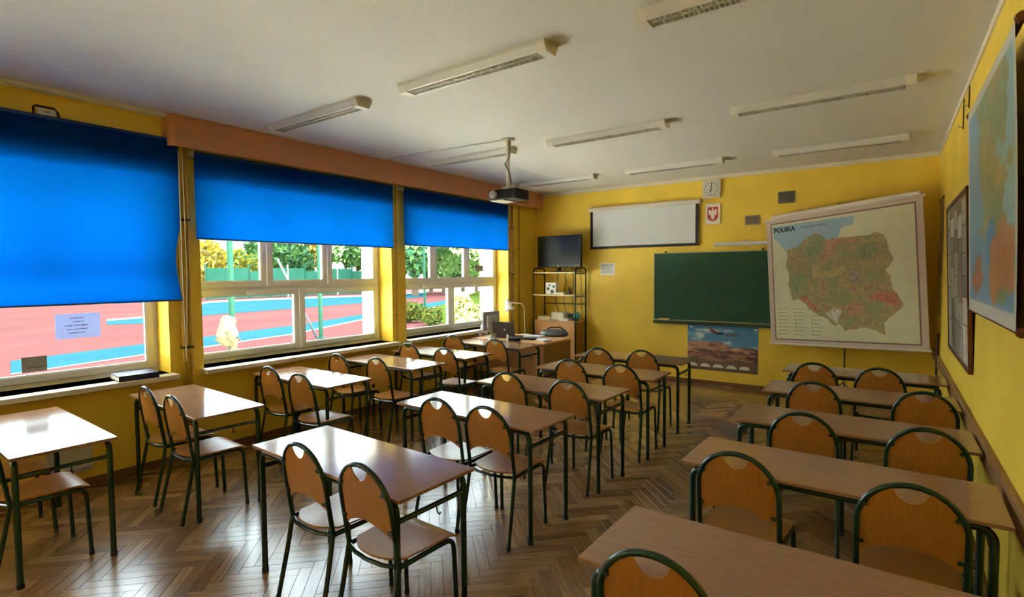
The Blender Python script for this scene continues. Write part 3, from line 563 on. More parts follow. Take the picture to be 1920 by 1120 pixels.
boxthing('dark_case', 'dark flat case behind the printer on the cabinet', 'case', (-4.585, 8.27, Z2), (.13, .12, .11), M('case_dark', (60, 56, 48), .5), .0, .01, extra=lambda t: MB().tube([(-.04, -.06, .07), (-.04, -.08, .08), (.04, -.08, .08), (.04, -.06, .07)], .006, 6).build('handle', black_pl, t))
boxthing('paper_stack', 'white paper pile at the front of the cabinet top', 'paper', (-4.63, 8.08, Z2), (.21, .12, .035), paper, -.1, extra=lambda t: MB().box(-.1, .1, -.055, .055, .0355, .038).build('top_sheet', M('pinkish_paper', (236, 222, 214), .7), t))
t = thing('globe', 'small turquoise ball standing at cabinet edge in rack', 'globe', (-4.47, 8.20, Z2)); MB().lathe([(.04, 0), (.035, .01), (.008, .02), (.008, .03)], n=12).build('base', black_pl, t); MB().lathe([(.065*math.sin(math.pi*k/10)+.001, .085-.065*math.cos(math.pi*k/10)) for k in range(11)], n=16).build('ball', M('turquoise', (60, 168, 180), .35, .25, 12), t, True)
t = thing('cable_bundle', 'dark cables hanging down behind the rack shelves', 'cable', (-4.75, 8.41, 0))
for k in range(4): x = -.25+k*.16; MB().tube([(x, 0, 1.9), (x+.03, 0, 1.6), (x-.04+.02*k, 0, 1.3), (x+.05, 0, 1.0)], .005, 6).build('cable', black_pl, t, True)
# ------------------------------------------------------------------ desks
DH, DL, DW = .76, 1.30, .50
def make_desk():
    t = thing('school_desk', 'school desk', 'desk', (0, 0, 0), 0, 'two-seat school desks')
    MB().box(-DL/2, DL/2, -DW/2, DW/2, DH-.018, DH, ch=.003).build('desktop', laminate, t)
    ix, iy, r, zr = DL/2-.055, DW/2-.03, .0165, DH-.018-.0165
    for sx in (-1, 1):
        for sy in (-1, 1):
            R = .055
            pts = [(sx*ix, sy*iy, .012), (sx*ix, sy*iy, zr-R)]+[(sx*(ix-R+R*math.cos(a)), sy*iy, zr-R+R*math.sin(a)) for a in [math.pi/2*k/5 for k in range(1, 6)]]+[(sx*(ix-.12), sy*iy, zr)]
            l = MB().tube(pts, r, 10).build('leg', green_tube, t, True)
            MB().lathe([(.019, 0), (.019, .025), (.0165, .03)], (sx*ix, sy*iy, 0), 10).build('foot_cap', rubber, l)
        MB().tube([(sx*ix, -iy, DH-.125), (sx*ix, iy, DH-.125)], .013, 8).build('side_stretcher', green_tube, t, True)
        MB().tube([(sx*ix, .03, DH-.135), (sx*(ix+.005), .03, DH-.165), (sx*(ix+.02), .03, DH-.172), (sx*(ix+.028), .03, DH-.16)], .004, 6).build('bag_hook', green_tube, t, True)
    for sy in (-1, 1): MB().tube([(-ix+.11, sy*iy, zr), (ix-.11, sy*iy, zr)], .0155, 10).build('long_rail', green_tube, t, True)
    return t
ORD = ['nearest', 'second', 'third', 'fourth', 'fifth', 'sixth']
COLN = {'C': 'middle row', 'L': 'window row', 'R': 'map-wall row'}
DESKS = {'C1': (-2.378, 1.838, -1.93), 'C2': (-2.455, 3.032, -1.42), 'C3': (-2.453, 4.009, -1.56), 'C4': (-2.417, 4.944, -.36), 'C5': (-2.471, 5.925, 1.6),
         'L1': (-4.548, .985, -1.23), 'L2': (-4.559, 1.956, -2.35), 'L3': (-4.68, 3.079, 0), 'L4': (-4.69, 4.136, -1.5), 'L5': (-4.68, 4.963, .05), 'L6': (-4.60, 6.03, -2.5),
         'R1': (-.225, 1.860, -.07), 'R2': (-.235, 3.01, -1.0), 'R3': (-.228, 4.026, .6), 'R4': (-.222, 5.084, .5), 'R5': (-.225, 6.145, -.8)}
LOOK = {'C1': 'brown laminate school desk, nearest of the middle row', 'L6': 'school desk of the window row pushed against the teacher desk'}
proto = make_desk(); first = True
for k, (x, y, a) in DESKS.items():
    o = proto if first else copy_tree(proto); first = False
    o.location = (x, y, 0); o.rotation_euler.z = math.radians(a)
    o['label'] = LOOK.get(k, 'brown laminate school desk, %s from the camera in the %s' % (ORD[int(k[1])-1], COLN[k[0]]))
# ------------------------------------------------------------------ chairs
def make_chair():
    t = thing('school_chair', 'chair', 'chair', (0, 0, 0), 0, 'plywood chairs on green tube frames')
    r = .0125; HW, ZA, ZT = .185, .69, .195
    def ly(z): return .055-.065*(z-.44)/.44            # the back leans away from the desk
    # arch of the back
    pts = [(-HW, ly(.44), .44), (-HW, ly(.58), .58)]+[(-HW*math.cos(a), ly(ZA+ZT*math.sin(a)), ZA+ZT*math.sin(a)) for a in [math.pi*k/20 for k in range(21)]]+[(HW, ly(.58), .58), (HW, ly(.44), .44)]
    MB().tube(pts, r, 10).build('back_arch', green_tube, t, True)
    for s in (-1, 1):
        l = MB().tube([(s*.198, -.035, .012), (s*.19, .02, .26), (s*HW, ly(.44), .445)], r, 10).build('leg', green_tube, t, True)
        MB().lathe([(.014, 0), (.014, .022), (.0115, .028)], (s*.198, -.035, 0), 10).build('foot_cap', rubber, l)
        R = .05; zf = .432; yf = .405
        fp = [(s*.182, .33, zf), (s*.183, yf-R, zf)]+[(s*.184, yf-R+R*math.sin(a), zf-R+R*math.cos(a)) for a in [math.pi/2*k/5 for k in range(1, 6)]]+[(s*.19, yf+.015, .012)]
        l = MB().tube(fp, r, 10).build('leg', green_tube, t, True)
        MB().lathe([(.014, 0), (.014, .022), (.0115, .028)], (s*.19, yf+.015, 0), 10).build('foot_cap', rubber, l)
        MB().tube([(s*HW, ly(.44), .436), (s*.182, .34, zf)], r, 10).build('seat_rail', green_tube, t, True)
    MB().tube([(-HW, .055, .436), (-.10, .025, .434), (0, .015, .434), (.10, .025, .434), (HW, .055, .436)], .010, 8).build('rear_crossbar', green_tube, t, True)
    MB().tube([(-.182, .33, .430), (.182, .33, .430)], .010, 8).build('front_crossbar', green_tube, t, True)
    # plywood back with a notch for the hand and an arched lower edge
    N = 28; fr, bk = [], []
    for i in range(N+1):
        x = -.171+.342*i/N; s = math.sqrt(max(0, 1-(x/.176)**2)); zt = ZA+(ZT-.006)*s
        if abs(x) < .058: zt = min(zt, ZA+ZT-.010-.062*math.sqrt(max(0, 1-(x/.058)**2)))
        zb = .555+.062*math.cos(x/.171*math.pi/2)**.8
        zt = max(zt, zb+.004)
        for k in range(5):
            z = zb+(zt-zb)*k/4; y = ly(z)-.012*(1-(x/.175)**2)+.003
            fr.append((x, y+.004, z)); bk.append((x, y-.004, z))
    def sheet(mm, fr, bk, nu, nv):
        k = len(fr); fs = []
        for i in range(nu):
            for j in range(nv):
                a = i*(nv+1)+j; fs += [(a, a+1, a+nv+2, a+nv+1), (k+a, k+a+nv+1, k+a+nv+2, k+a+1)]
        for i in range(nu):
            a = i*(nv+1); b = a+nv+1; fs += [(a, b, k+b, k+a), (a+nv, k+a+nv, k+b+nv, b+nv)]
        for j in range(nv):
            a = j; b = nu*(nv+1)+j; fs += [(a, k+a, k+a+1, a+1), (b, b+1, k+b+1, k+b)]
        mm.add(fr+bk, fs)
    mm = MB(); sheet(mm, fr, bk, N, 4); mm.build('backrest', plywood, t, True)
    for x, z in ((-.155, .60), (.155, .60), (-.142, .775), (.142, .775)):
        s = 1 if x > 0 else -1; b = MB().box(x-.004, x+.022*s+.004 if s > 0 else x+.004-.026, ly(z)-.014, ly(z)-.002, z-.008, z+.008, ch=.002).build('bracket', green_tube, t)
    # seat: round at the back, rolled at the front
    up, dn = [], []; NU, NV = 16, 12
    for j in range(NU+1):
        v = j/NU; y = .022+.405*v
        for i in range(NV+1):
            u = -1+2*i/NV
            w = .195; yr = y
            if v < .5: yr = y+.075*abs(u)**2.4*(1-v*2)
            z = .452-.006*math.cos(u*1.4)*math.sin(math.pi*v)-(.022*max(0, (v-.82)/.18)**2)
            up.append((u*w*(1-.10*(1-v)), yr, z+.010)); dn.append((u*w*(1-.10*(1-v)), yr, z))
    mm = MB(); sheet(mm, up, dn, NU, NV); mm.build('seat', plywood, t, True)
    return t
SIDE = {'C': ('window side', 'map side'), 'L': ('window side', 'aisle side'), 'R': ('aisle side', 'wall side')}
TOPS = {'C1': [(560, 832), (676, 870)], 'C2': [(822, 748), (905, 762)], 'C3': [(950, 699), (1063, 714)], 'C4': [(1068, 674), (1163, 684)], 'C5': [(1122, 653), (1203, 657)],
        'L2': [(272, 726), (325, 742)], 'L3': [(503, 688), (560, 701)], 'L4': [(632, 664), (705, 671)], 'L5': [(765, 644), (832, 653)], 'L6': [(842, 628), (928, 638)],
        'R1': [(1222, 1038)], 'R2': [(1380, 850), (1710, 910)], 'R3': [(1505, 775), (1740, 805)], 'R4': [(1525, 717), (1735, 736)], 'R5': [(1527, 681), (1650, 691)]}
POS = {'L1': [(-4.83, .66, -1), (-4.275, .70, -1)]}
for k, ps_ in TOPS.items():
    POS[k] = []
    for i, p in enumerate(ps_):
        q = at('z', .890, *p); dx_, dy_, da_ = DESKS[k]; edge = dy_+math.sin(math.radians(da_))*(q.x-dx_)-DW/2; POS[k].append((q.x, min(q.y+.01, edge-.03), da_*.5+random.uniform(-1.5, 1.5)))
POS['C2'] = [(x_+(-.02 if i_ == 0 else .02), y_, 0) for i_, (x_, y_, a_) in enumerate(POS['C2'])]
POS['L6'] = [(-5.02, 5.60, 2), (-4.25, 5.56, -2)]
proto = make_chair(); first = True
for k in sorted(POS):
    for i, (x, y, a) in enumerate(POS[k]):
        o = proto if first else copy_tree(proto); first = False
        o.location = (x, y, 0); o.rotation_euler.z = math.radians(a)
        o['label'] = 'plywood chair on green tubes, %s of %s desk in the %s' % (SIDE[k[0]][i], ORD[int(k[1])-1], COLN[k[0]])
# ------------------------------------------------------------------ teacher desk and what stands on it
TD = (-5.30, -3.97, 6.34, 7.10)
td = thing('teacher_desk', 'light wood teacher desk with closed side panel before the rack', 'desk', (TD[0], TD[2], 0)); TW, TDD = TD[1]-TD[0], TD[3]-TD[2]
MB().box(0, TW, 0, TDD, .735, .76, ch=.003).build('desktop', wood_cab, td); MB().box(TW-.022, TW-.002, .01, TDD-.01, 0, .735).build('side_panel', wood_dark, td); MB().box(.002, .022, .01, TDD-.01, 0, .735).build('side_panel', wood_dark, td)
MB().box(.022, TW-.022, .05, .068, .25, .735).build('front_panel', wood_cab, td)
for k in range(3): dr = MB().box(TW-.42, TW-.03, TDD-.035, TDD-.015, .08+k*.21, .28+k*.21, ch=.002).build('drawer', wood_cab, td); MB().box(TW-.28, TW-.17, TDD-.015, TDD, .17+k*.21, .185+k*.21).build('handle', steel, dr)
TZ = .76
def on_table(px, py, z=TZ): q = at('z', z, px, py); return (q.x, q.y, z)
lx = on_table(945, 634); lt_ = thing('laptop', 'open dark laptop with its lid toward the class', 'laptop', (lx[0], lx[1]+.02, TZ), math.radians(6))
bs = MB().box(-.19, .19, 0, .26, 0, .018, ch=.004).build('base', M('laptop_dark', (48, 44, 46), .35), lt_); MB().box(-.16, .16, .03, .2, .0185, .0195).build('keyboard', black_pl, bs)
ld_ = MB().box(-.19, .19, -.012, 0, 0, .25, ch=.004).build('lid', M('laptop_dark', (48, 44, 46)), lt_); ld_.location = (0, .0, .012); ld_.rotation_euler = (math.radians(14), 0, 0)
MB().lathe([(.014, 0), (.014, .001)], n=14).build('logo_mark', white_pl, ld_).matrix_local = Matrix.Translation((.02, -.0125, .13))@Matrix.Rotation(math.pi/2, 4, 'X')
MB().box(-.17, .17, .0005, .0015, .015, .235).build('screen', screen_m, ld_)
mx_ = (-5.13, 6.60)
mn = thing('computer_monitor', 'grey computer monitor beside the window on teacher desk', 'monitor', (*mx_, TZ), math.radians(80))
MB().box(-.17, .17, -.02, .02, .10, .40, ch=.008).build('housing', M('monitor_grey', (150, 156, 164), .4), mn); MB().box(-.155, .155, .019, .023, .125, .385).build('screen', screen_m, mn); MB().box(-.12, .12, -.07, -.02, .14, .34, ch=.015).build('back_shell', M('monitor_grey2', (166, 172, 180), .45), mn); MB().box(-.03, .03, -.05, -.02, .01, .14).build('neck', grey_pl, mn); MB().lathe([(.11, 0), (.11, .01), (.03, .018)], (0, -.02, 0), 20).build('foot', grey_pl, mn)
# small things on the desks
def vessel(name, label, cat, loc, prof, mat, cap=None):
    t = thing(name, label, cat, loc); MB().lathe(prof, n=14).build('body', mat, t, True)
    if cap: MB().lathe(cap[0], n=12).build('cap', cap[1], t)
    return t
clear = M('clear_plastic', (214, 220, 226), .15); L6Z = DH
q = on_table(896, 630); t = thing('plastic_box', 'clear plastic pencil box near the window sill', 'box', (q[0], q[1], DH), .1); MB().box(-.05, .05, -.04, .04, 0, .10, ch=.004).build('body', clear, t); MB().box(-.03, .03, -.0412, -.040, .02, .075).build('grey_label', M('label_grey', (90, 92, 86), .6), t)
q = on_table(908, 628); vessel('jar', 'white plastic jar with black lid beside the laptop', 'jar', (q[0], q[1], DH), [(.055, 0), (.06, .02), (.06, .14), (.04, .18)], M('jar_white', (226, 226, 230), .35), ([(.042, .18), (.042, .21), (.03, .215)], black_pl))
q = on_table(925, 640); vessel('mug', 'greyish mug standing left of the laptop', 'mug', (q[0], q[1], DH), [(.04, 0), (.045, .03), (.045, .11), (.04, .11), (.04, .03)], M('mug_grey', (160, 164, 140), .4))
q = on_table(952, 641); vessel('candle', 'small white cylinder in front of the laptop', 'candle', (q[0], q[1], DH), [(.016, 0), (.016, .10), (.005, .105)], white_pl)
q = on_table(964, 640); boxthing('pencil_case', 'black pencil case in front of the laptop', 'pencil case', (q[0], q[1], DH), (.20, .08, .06), black_pl, .2, .02, extra=lambda t: MB().box(-.09, .09, -.004, .004, .059, .063).build('zipper', steel, t))
q = on_table(986, 637); boxthing('keyboard', 'dark keyboard lying right of the laptop', 'keyboard', (q[0]-.03, q[1]+.02, TZ if q[1] > TD[2] else DH), (.36, .13, .022), black_pl, .15, .006, extra=lambda t: [MB().box(-.17+.035*k, -.14+.035*k, -.055+.03*j, -.03+.03*j, .022, .027).build('key', gasket, t) for k in range(10) for j in range(4)])
def paper_heap(label, px, w, d, rz):
    q = on_table(*px); t = thing('paper_heap', label, 'papers', (q[0], q[1], TZ), rz); rnd = random.Random(px[0])
    for k in range(5): s = MB().box(-w/2, w/2, -d/2, d/2, .002+k*.006, .006+k*.006).build('sheet', paper if k % 2 else M('pale_lilac_paper', (220, 218, 236), .7), t); s.rotation_euler.z = rnd.uniform(-.3, .3)
paper_heap('pale papers heaped between keyboard and grey bag', (1003, 633), .26, .18, .2)
paper_heap('pinkish papers at the near edge of the teacher desk', (1020, 640), .2, .14, -.3)
q = on_table(1034, 632); t = thing('shoulder_bag', 'dark grey soft bag lying on the teacher desk', 'bag', (q[0]-.02, q[1]+.12, TZ), .1)
MB().lathe([(.20, 0), (.24, .03), (.22, .075), (.14, .10), (.02, .105)], n=20).build('body', M('bag_grey', (74, 80, 86), .5, .2, 9), t, True); t.children[0].scale = (1, .62, 1)
MB().tube([(-.2, .02, .05), (-.12, .09, .12), (.05, .12, .13), (.2, .06, .06)], .012, 8).build('strap', black_pl, t, True)
# desk lamp
q = (-4.76, 7.01, TZ); t = thing('desk_lamp', 'white arched desk lamp with cone shade by the front corner', 'lamp', q)
MB().lathe([(.085, 0), (.085, .015), (.02, .025)], n=18).build('base', white_pl, t, True)
MB().tube([(0, 0, .02), (-.01, 0, .45), (-.04, 0, .50), (-.10, 0, .515), (-.26, -.02, .52)], .007, 8).build('arm', M('lamp_arm', (206, 196, 170), .4), t, True)
sh_ = MB().lathe([(.02, .11), (.03, .09), (.075, -.06), (.08, -.07)], n=18).build('shade', white_pl, t, True); sh_.location = (-.30, -.02, .47); sh_.rotation_euler = (0, math.radians(-20), 0)
# ------------------------------------------------------------------ big country map on its stand
ML, MR = Vector((-1.345, 8.28, 0)), Vector((.345, 7.52, 0))
ux = (MR-ML); MWID = ux.length; ux.normalize(); tilt = math.radians(3.6); yaw = math.atan2(ux.y, ux.x)
MH = 1.71
mp_ = thing('country_map', 'large wall map of Poland with pale frame hanging on a stand', 'map', (ML.x, ML.y, .752)); mp_.rotation_euler = (math.radians(0), -tilt, yaw)
back = M('map_backing', (196, 176, 160), .6); cream_map = M('map_paper', (206, 202, 164), .45, .05, 6)
MB().box(-.03, MWID+.03, -.006, .004, -.02, MH+.02).build('backing', back, mp_)
IN = (.055, MWID-.055, .055, MH-.055)
Q = [(70, 250), (1078, 115), (1150, 1035), (120, 1005)]
def uv_of(p):
    u = v = .5
    for _ in range(12):
        def B(u, v): return [((Q[0][i]*(1-u)+Q[1][i]*u)*(1-v)+(Q[3][i]*(1-u)+Q[2][i]*u)*v) for i in (0, 1)]
        b = B(u, v); e = 1e-3; bu = B(u+e, v); bv = B(u, v+e); a, c, d, f = (bu[0]-b[0])/e, (bv[0]-b[0])/e, (bu[1]-b[1])/e, (bv[1]-b[1])/e
        rx, ry = p[0]-b[0], p[1]-b[1]; D = a*f-c*d; u += (rx*f-c*ry)/D; v += (a*ry-d*rx)/D
    return IN[0]+(IN[1]-IN[0])*u, IN[3]-(IN[3]-IN[2])*v
def rough_outline(pts, amp, depth=3):
    rr = random.Random(len(pts)*31+int(pts[0][0]))
    for d in range(depth):
        out = []
        for i, p in enumerate(pts):
            q = pts[(i+1) % len(pts)]; L_ = math.hypot(q[0]-p[0], q[1]-p[1]); k_ = rr.uniform(-amp, amp)*min(L_, 60)
            out += [p, ((p[0]+q[0])/2-(q[1]-p[1])/max(L_, 1e-6)*k_, (p[1]+q[1])/2+(q[0]-p[0])/max(L_, 1e-6)*k_)] if L_ > 6 else [p]
        pts = out
    return pts
def layer(name, pts, mat, k): return MB().prism([uv_of(p) for p in rough_outline(pts, .22 if k == 4 else .12, 3 if k > 2 else 0)], -.0065-.0012*k, -.006-.0012*(k-1)-.0002, 'y').build(name, mat, mp_)
MB().box(IN[0]-.018, IN[1]+.018, -.0072, -.0058, IN[2]-.018, IN[3]+.018).build('brown_border', M('map_border', (128, 92, 78), .5), mp_)
MB().box(IN[0], IN[1], -.0084, -.007, IN[2], IN[3]).build('printed_sheet', cream_map, mp_)
POL = [(205, 420), (250, 405), (300, 385), (340, 350), (380, 325), (440, 300), (480, 308), (505, 345), (560, 345), (600, 330), (700, 327), (790, 320), (850, 298), (905, 315), (935, 390), (955, 440), (972, 480), (945, 525), (922, 548), (960, 590), (970, 650), (985, 695), (1040, 770), (1030, 800), (980, 850), (925, 900), (945, 975), (890, 955), (830, 935), (750, 940), (670, 955), (625, 905), (592, 922), (540, 872), (490, 858), (430, 830), (395, 815), (365, 770), (300, 738), (252, 750), (235, 690), (218, 640), (222, 570), (193, 520), (210, 460)]
layer('blue_sea', [(73, 262), (710, 185), (700, 240), (620, 262), (600, 330), (560, 345), (505, 345), (480, 308), (440, 300), (380, 325), (300, 385), (205, 432), (160, 395), (130, 362), (92, 345)], M('map_sea', (146, 172, 186), .45, .04, 5), 2)
mcount = bpy.data.materials.new('map_country_print'); mcount.use_nodes = True
_nt = mcount.node_tree; _p = _nt.nodes['Principled BSDF']; _p.inputs['Roughness'].default_value = .45
_tc = _nt.nodes.new('ShaderNodeTexCoord'); _n = _nt.nodes.new('ShaderNodeTexNoise'); _n.inputs['Scale'].default_value = 7.5; _n.inputs['Detail'].default_value = 7; _n.inputs['Roughness'].default_value = .62; _r = _nt.nodes.new('ShaderNodeValToRGB')
_e = _r.color_ramp.elements; _e[0].position = .30; _e[0].color = (*lin((132, 146, 84)), 1); _e[1].position = .70; _e[1].color = (*lin((178, 112, 76)), 1)
for pos, c in ((.40, (136, 146, 88)), (.48, (150, 134, 82)), (.56, (172, 154, 88)), (.62, (160, 128, 84))): k = _e.new(pos); k.color = (*lin(c), 1)
_nt.links.new(_tc.outputs['Object'], _n.inputs['Vector']); _nt.links.new(_n.outputs[0], _r.inputs[0]); _nt.links.new(_r.outputs[0], _p.inputs['Base Color'])
layer('country_area', POL, mcount, 3)
rd, og, yl, gy, gn = M('map_red', (184, 112, 80), .45, .3, 26), M('map_orange', (176, 130, 86), .45, .3, 26), M('map_yellow', (176, 158, 92), .45, .2, 26), M('map_grey', (150, 138, 112), .45, .3, 40), M('map_green', (134, 142, 88), .45, .2, 26)
for pts, mt_ in (([(815, 735), (900, 690), (1000, 697), (1034, 772), (985, 790), (900, 752), (840, 750)], rd), ([(305, 738), (340, 718), (440, 770), (484, 830), (430, 826), (365, 768)], rd), ([(522, 348), (600, 333), (740, 330), (760, 350), (700, 365), (600, 372), (570, 430), (500, 480), (510, 420)], og), ([(640, 790), (720, 775), (785, 770), (790, 830), (680, 850)], og),
                 ([(415, 510), (455, 500), (470, 560), (560, 545), (650, 515), (660, 550), (560, 600), (415, 605)], yl), ([(672, 555), (750, 552), (772, 615), (720, 640), (690, 630)], gy), ([(522, 838), (580, 792), (642, 815), (610, 900), (560, 872)], M('map_silesia', (196, 184, 166), .45, .35, 40)), ([(222, 590), (330, 555), (345, 640), (300, 700), (242, 690)], gn), ([(720, 400), (840, 360), (880, 420), (800, 470), (730, 460)], gn), ([(380, 350), (470, 330), (495, 400), (440, 470), (340, 440)], gn)):
    layer('map_region', pts, mt_, 4)
kx = M('map_ink', (40, 46, 50), .5)
zt_ = IN[3]-.115
text_mesh('POLSKA', .085, 'title_text', kx, mp_, Matrix.Translation((IN[0]+.03, -.0118, zt_))@Matrix.Rotation(math.pi/2, 4, 'X'), .055)
text_mesh('mapa gospodarcza', .045, 'subtitle_text', kx, mp_, Matrix.Translation((IN[0]+.43, -.0118, zt_+.015))@Matrix.Rotation(math.pi/2, 4, 'X'))
for c_ in range(3):
    for r_ in range(8):
        x = IN[0]+.05+c_*.23; z = IN[2]+.06+r_*.05
        if r_ > 5 and c_ == 2: continue
        MB().box(x+.03, x+.03+.08+.06*((r_*7+c_*3) % 3)/2, -.0098, -.0084, z, z+.008).build('legend_line', M('legend_ink', (150, 146, 120), .6), mp_); MB().box(x, x+.02, -.0098, -.0084, z-.006, z+.014).build('legend_swatch', [rd, og, yl, gn, gy][(r_+c_) % 5], mp_)
for z in (-.02, MH+.02): MB().tube([(-.05, -.002, z), (MWID+.05, -.002, z)], .016, 10).build('hanging_rod', M('pale_rod', (212, 196, 180), .4), mp_, True)
MB().tube([(.04, .03, MH+.05), (MWID+.0, .03, MH+.05)], .034, 12).build('rolled_sheet', M('roll_white', (222, 212, 202), .5), mp_, True)
cen = (ML+MR)/2; stx = Vector((cen.x+.03, cen.y+.14, 0))
st = thing('map_stand', 'thin dark tripod stand carrying the large country map', 'stand', stx, yaw)
MB().tube([(0, 0, .25), (0, 0, 2.62)], .011, 10).build('pole', M('stand_brown', (84, 64, 46), .4), st, True); MB().tube([(-.13, 0, 2.62), (.13, 0, 2.62)], .009, 8).build('top_bar', M('stand_brown', (84, 64, 46)), st, True)
for k in range(3): a = math.radians(90+120*k); MB().tube([(0, 0, .32), (.27*math.cos(a), .27*math.sin(a), .012)], .010, 8).build('leg', M('stand_brown', (84, 64, 46)), st, True)
# ------------------------------------------------------------------ map wall
def wmap(u, v):
    if u < .03 or u > .97 or v < .06 or v > .955: return (206, 206, 196)
    u2 = u+.22*(fbm(u*5, v*7, 1)-.5)+.08*(fbm(u*17, v*22, 2)-.5); v2 = v+.16*(fbm(u*5, v*7, 8)-.5)+.06*(fbm(u*17, v*22, 7)-.5)
    sea = mixc((104, 152, 186), (134, 178, 200), fbm(u*9, v*12, 3)); c = sea
    if v2 > .34-.25*max(0, u2-.5) and u2 > .25+.2*(1-v2)*abs(math.sin(v2*9)): c = mixc((138, 158, 108), (182, 164, 108), max(0, min(1, (fbm(u*9, v*13, 5)-.35)*2.6))); c = mixc(c, (150, 196, 200), max(0, min(1, (fbm(u*11, v*15, 12)-.6)*6)))
    if u2 > .88 and v2 > .3: c = (150, 196, 196)
    if .46 < u2 < .72 and .27 < v2 < .40: c = (84, 150, 196)
    if ((u2-.75)/.22)**2+((v2-.22)/.15)**2 < 1: c = mixc((186, 116, 82), (206, 160, 100), fbm(u*10, v*10, 6))
    if ((u2-.23)/.12)**2+((v2-.17)/.07)**2 < 1: c = mixc((186, 116, 82), (170, 110, 90), fbm(u*10, v*10, 6))
    if ((u2-.80)/.10)**2+((v2-.1)/.05)**2 < 1: c = (130, 150, 96)
    return c
wy0, wy1 = 2.96, 4.56; xt, xb = .395, .432; zt, zb = 2.755, 1.50
wm = thing('continent_map', 'blue and green continent map on red-brown rods on the wall', 'map', (0, wy1, zb))
Wm, Hm = wy1-wy0, zt-zb
g = grid_print('printed_sheet', Wm, Hm, 90, 80, wmap, M_print('map_print', .35), wm, warp=lambda u, v: (0, xb+(xt-xb)*v-.012+.012*math.sin(math.pi*v)*math.sin(2.2*math.pi*u), 0))
g.rotation_euler = (0, 0, math.radians(-90))
for z, x in ((0, xb), (Hm, xt)): MB().tube([(x+.004, .03, z), (x+.004, -Wm-.03, z)], .016, 10).build('wooden_rod', red_wood, wm, True); 
for y in (0.03, -Wm-.03):
    for z, x in ((0, xb), (Hm, xt)): MB().lathe([(.020, -.02), (.024, 0), (.020, .02)], n=10).build('rod_knob', red_wood, wm).matrix_local = Matrix.Translation((x+.004, y, z))@Matrix.Rotation(math.pi/2, 4, 'X')
MB().tube([(xt+.004, -.3, Hm), (XR-.005, -Wm/2, Hm+.14), (xt+.004, -Wm+.3, Hm)], .003, 6).build('hanging_string', M('string', (90, 80, 60), .7), wm)
# photo collage board
by0, by1 = 4.66, 6.17; xt2, xb2 = .405, .446; zt2, zb2 = 2.29, 1.08
pb = thing('photo_board', 'brown edged board covered with grey photographs near the corner', 'notice board', (xb2, by1, zb2)); BWd, BHt = by1-by0, zt2-zb2
lean = math.atan2(xb2-xt2, BHt); pb.rotation_euler = (0, -lean, 0)
MB().box(-.006, .006, -BWd, 0, 0, BHt).build('board', M('board_brown', (128, 112, 92), .6), pb)
for nm, q in (('frame_rail', (-BWd-.02, .02, -.025, 0)), ('frame_rail', (-BWd-.02, .02, BHt, BHt+.025)), ('frame_stile', (-BWd-.025, -BWd, 0, BHt)), ('frame_stile', (0, .025, 0, BHt))): MB().box(-.014, .010, *q).build(nm, red_wood, pb)
rnd = random.Random(5); tones = [(150, 144, 130), (176, 170, 156), (110, 102, 90), (196, 190, 176), (86, 78, 68), (162, 150, 128), (140, 138, 134), (206, 202, 194)]
for c_ in range(5):
    z = .02
    while z < BHt-.12:
        hh = rnd.uniform(.14, .30); hh = min(hh, BHt-z-.02); y = -.02-c_*(BWd-.04)/5; ww = (BWd-.04)/5-.012
        pic = MB().box(-.0095, -.0062, y-ww, y, z, z+hh-.012).build('photograph', M('photo_%d' % rnd.randrange(8), tones[rnd.randrange(8)], .4, .3, 9), pb); pic.rotation_euler.x = 0; z += hh
# poster in the corner
pp = thing('corner_poster', 'narrow grey-green poster in the corner beside the map stand', 'poster', (XR-.004, 7.75, 1.25)); MB().box(-.003, 0, -.22, .28, .45, 1.30).build('upper_sheet', M('corner_print', (146, 128, 96), .5, .3, 7), pp); MB().box(-.004, -.001, -.20, .26, 0, .45).build('lower_sheet', M('corner_print2', (170, 160, 90), .5, .3, 7), pp); MB().box(-.012, .0, -.24, .30, 1.30, 1.325).build('top_strip', red_wood, pp)
cp = thing('map_pointer', 'dark wooden pointer leaning in the corner under the poster', 'pointer', (XR-.035, 7.55, 0)); MB().tube([(0, 0, 0), (.015, .03, 1.05)], [.016, .012], 8).build('rod', M('pointer_dark', (74, 42, 28), .4), cp, True); MB().lathe([(.017, 0), (.017, .04)], n=8).build('tip', rubber, cp)
for k, (px, y0_, y1_) in enumerate([(1808, 178, 240), (1819, 145, 200)]):
    a_, b_ = at('x', XR, px, y0_), at('x', XR, px, y1_); t = thing('wall_hook', ['dark metal map hanger strip, the one nearer the corner', 'dark metal map hanger strip just above the continent map'][k], 'hook', (XR, (a_.y+b_.y)/2, b_.z))
    zz = min(a_.z, H-.06)-b_.z; MB().box(-.008, 0, -.008, .008, 0, zz).build('strip', M('hook_dark', (70, 58, 40), .5), t); MB().tube([(-.008, 0, .02), (-.03, 0, .015), (-.035, 0, .04)], .004, 6).build('hook', steel, t)
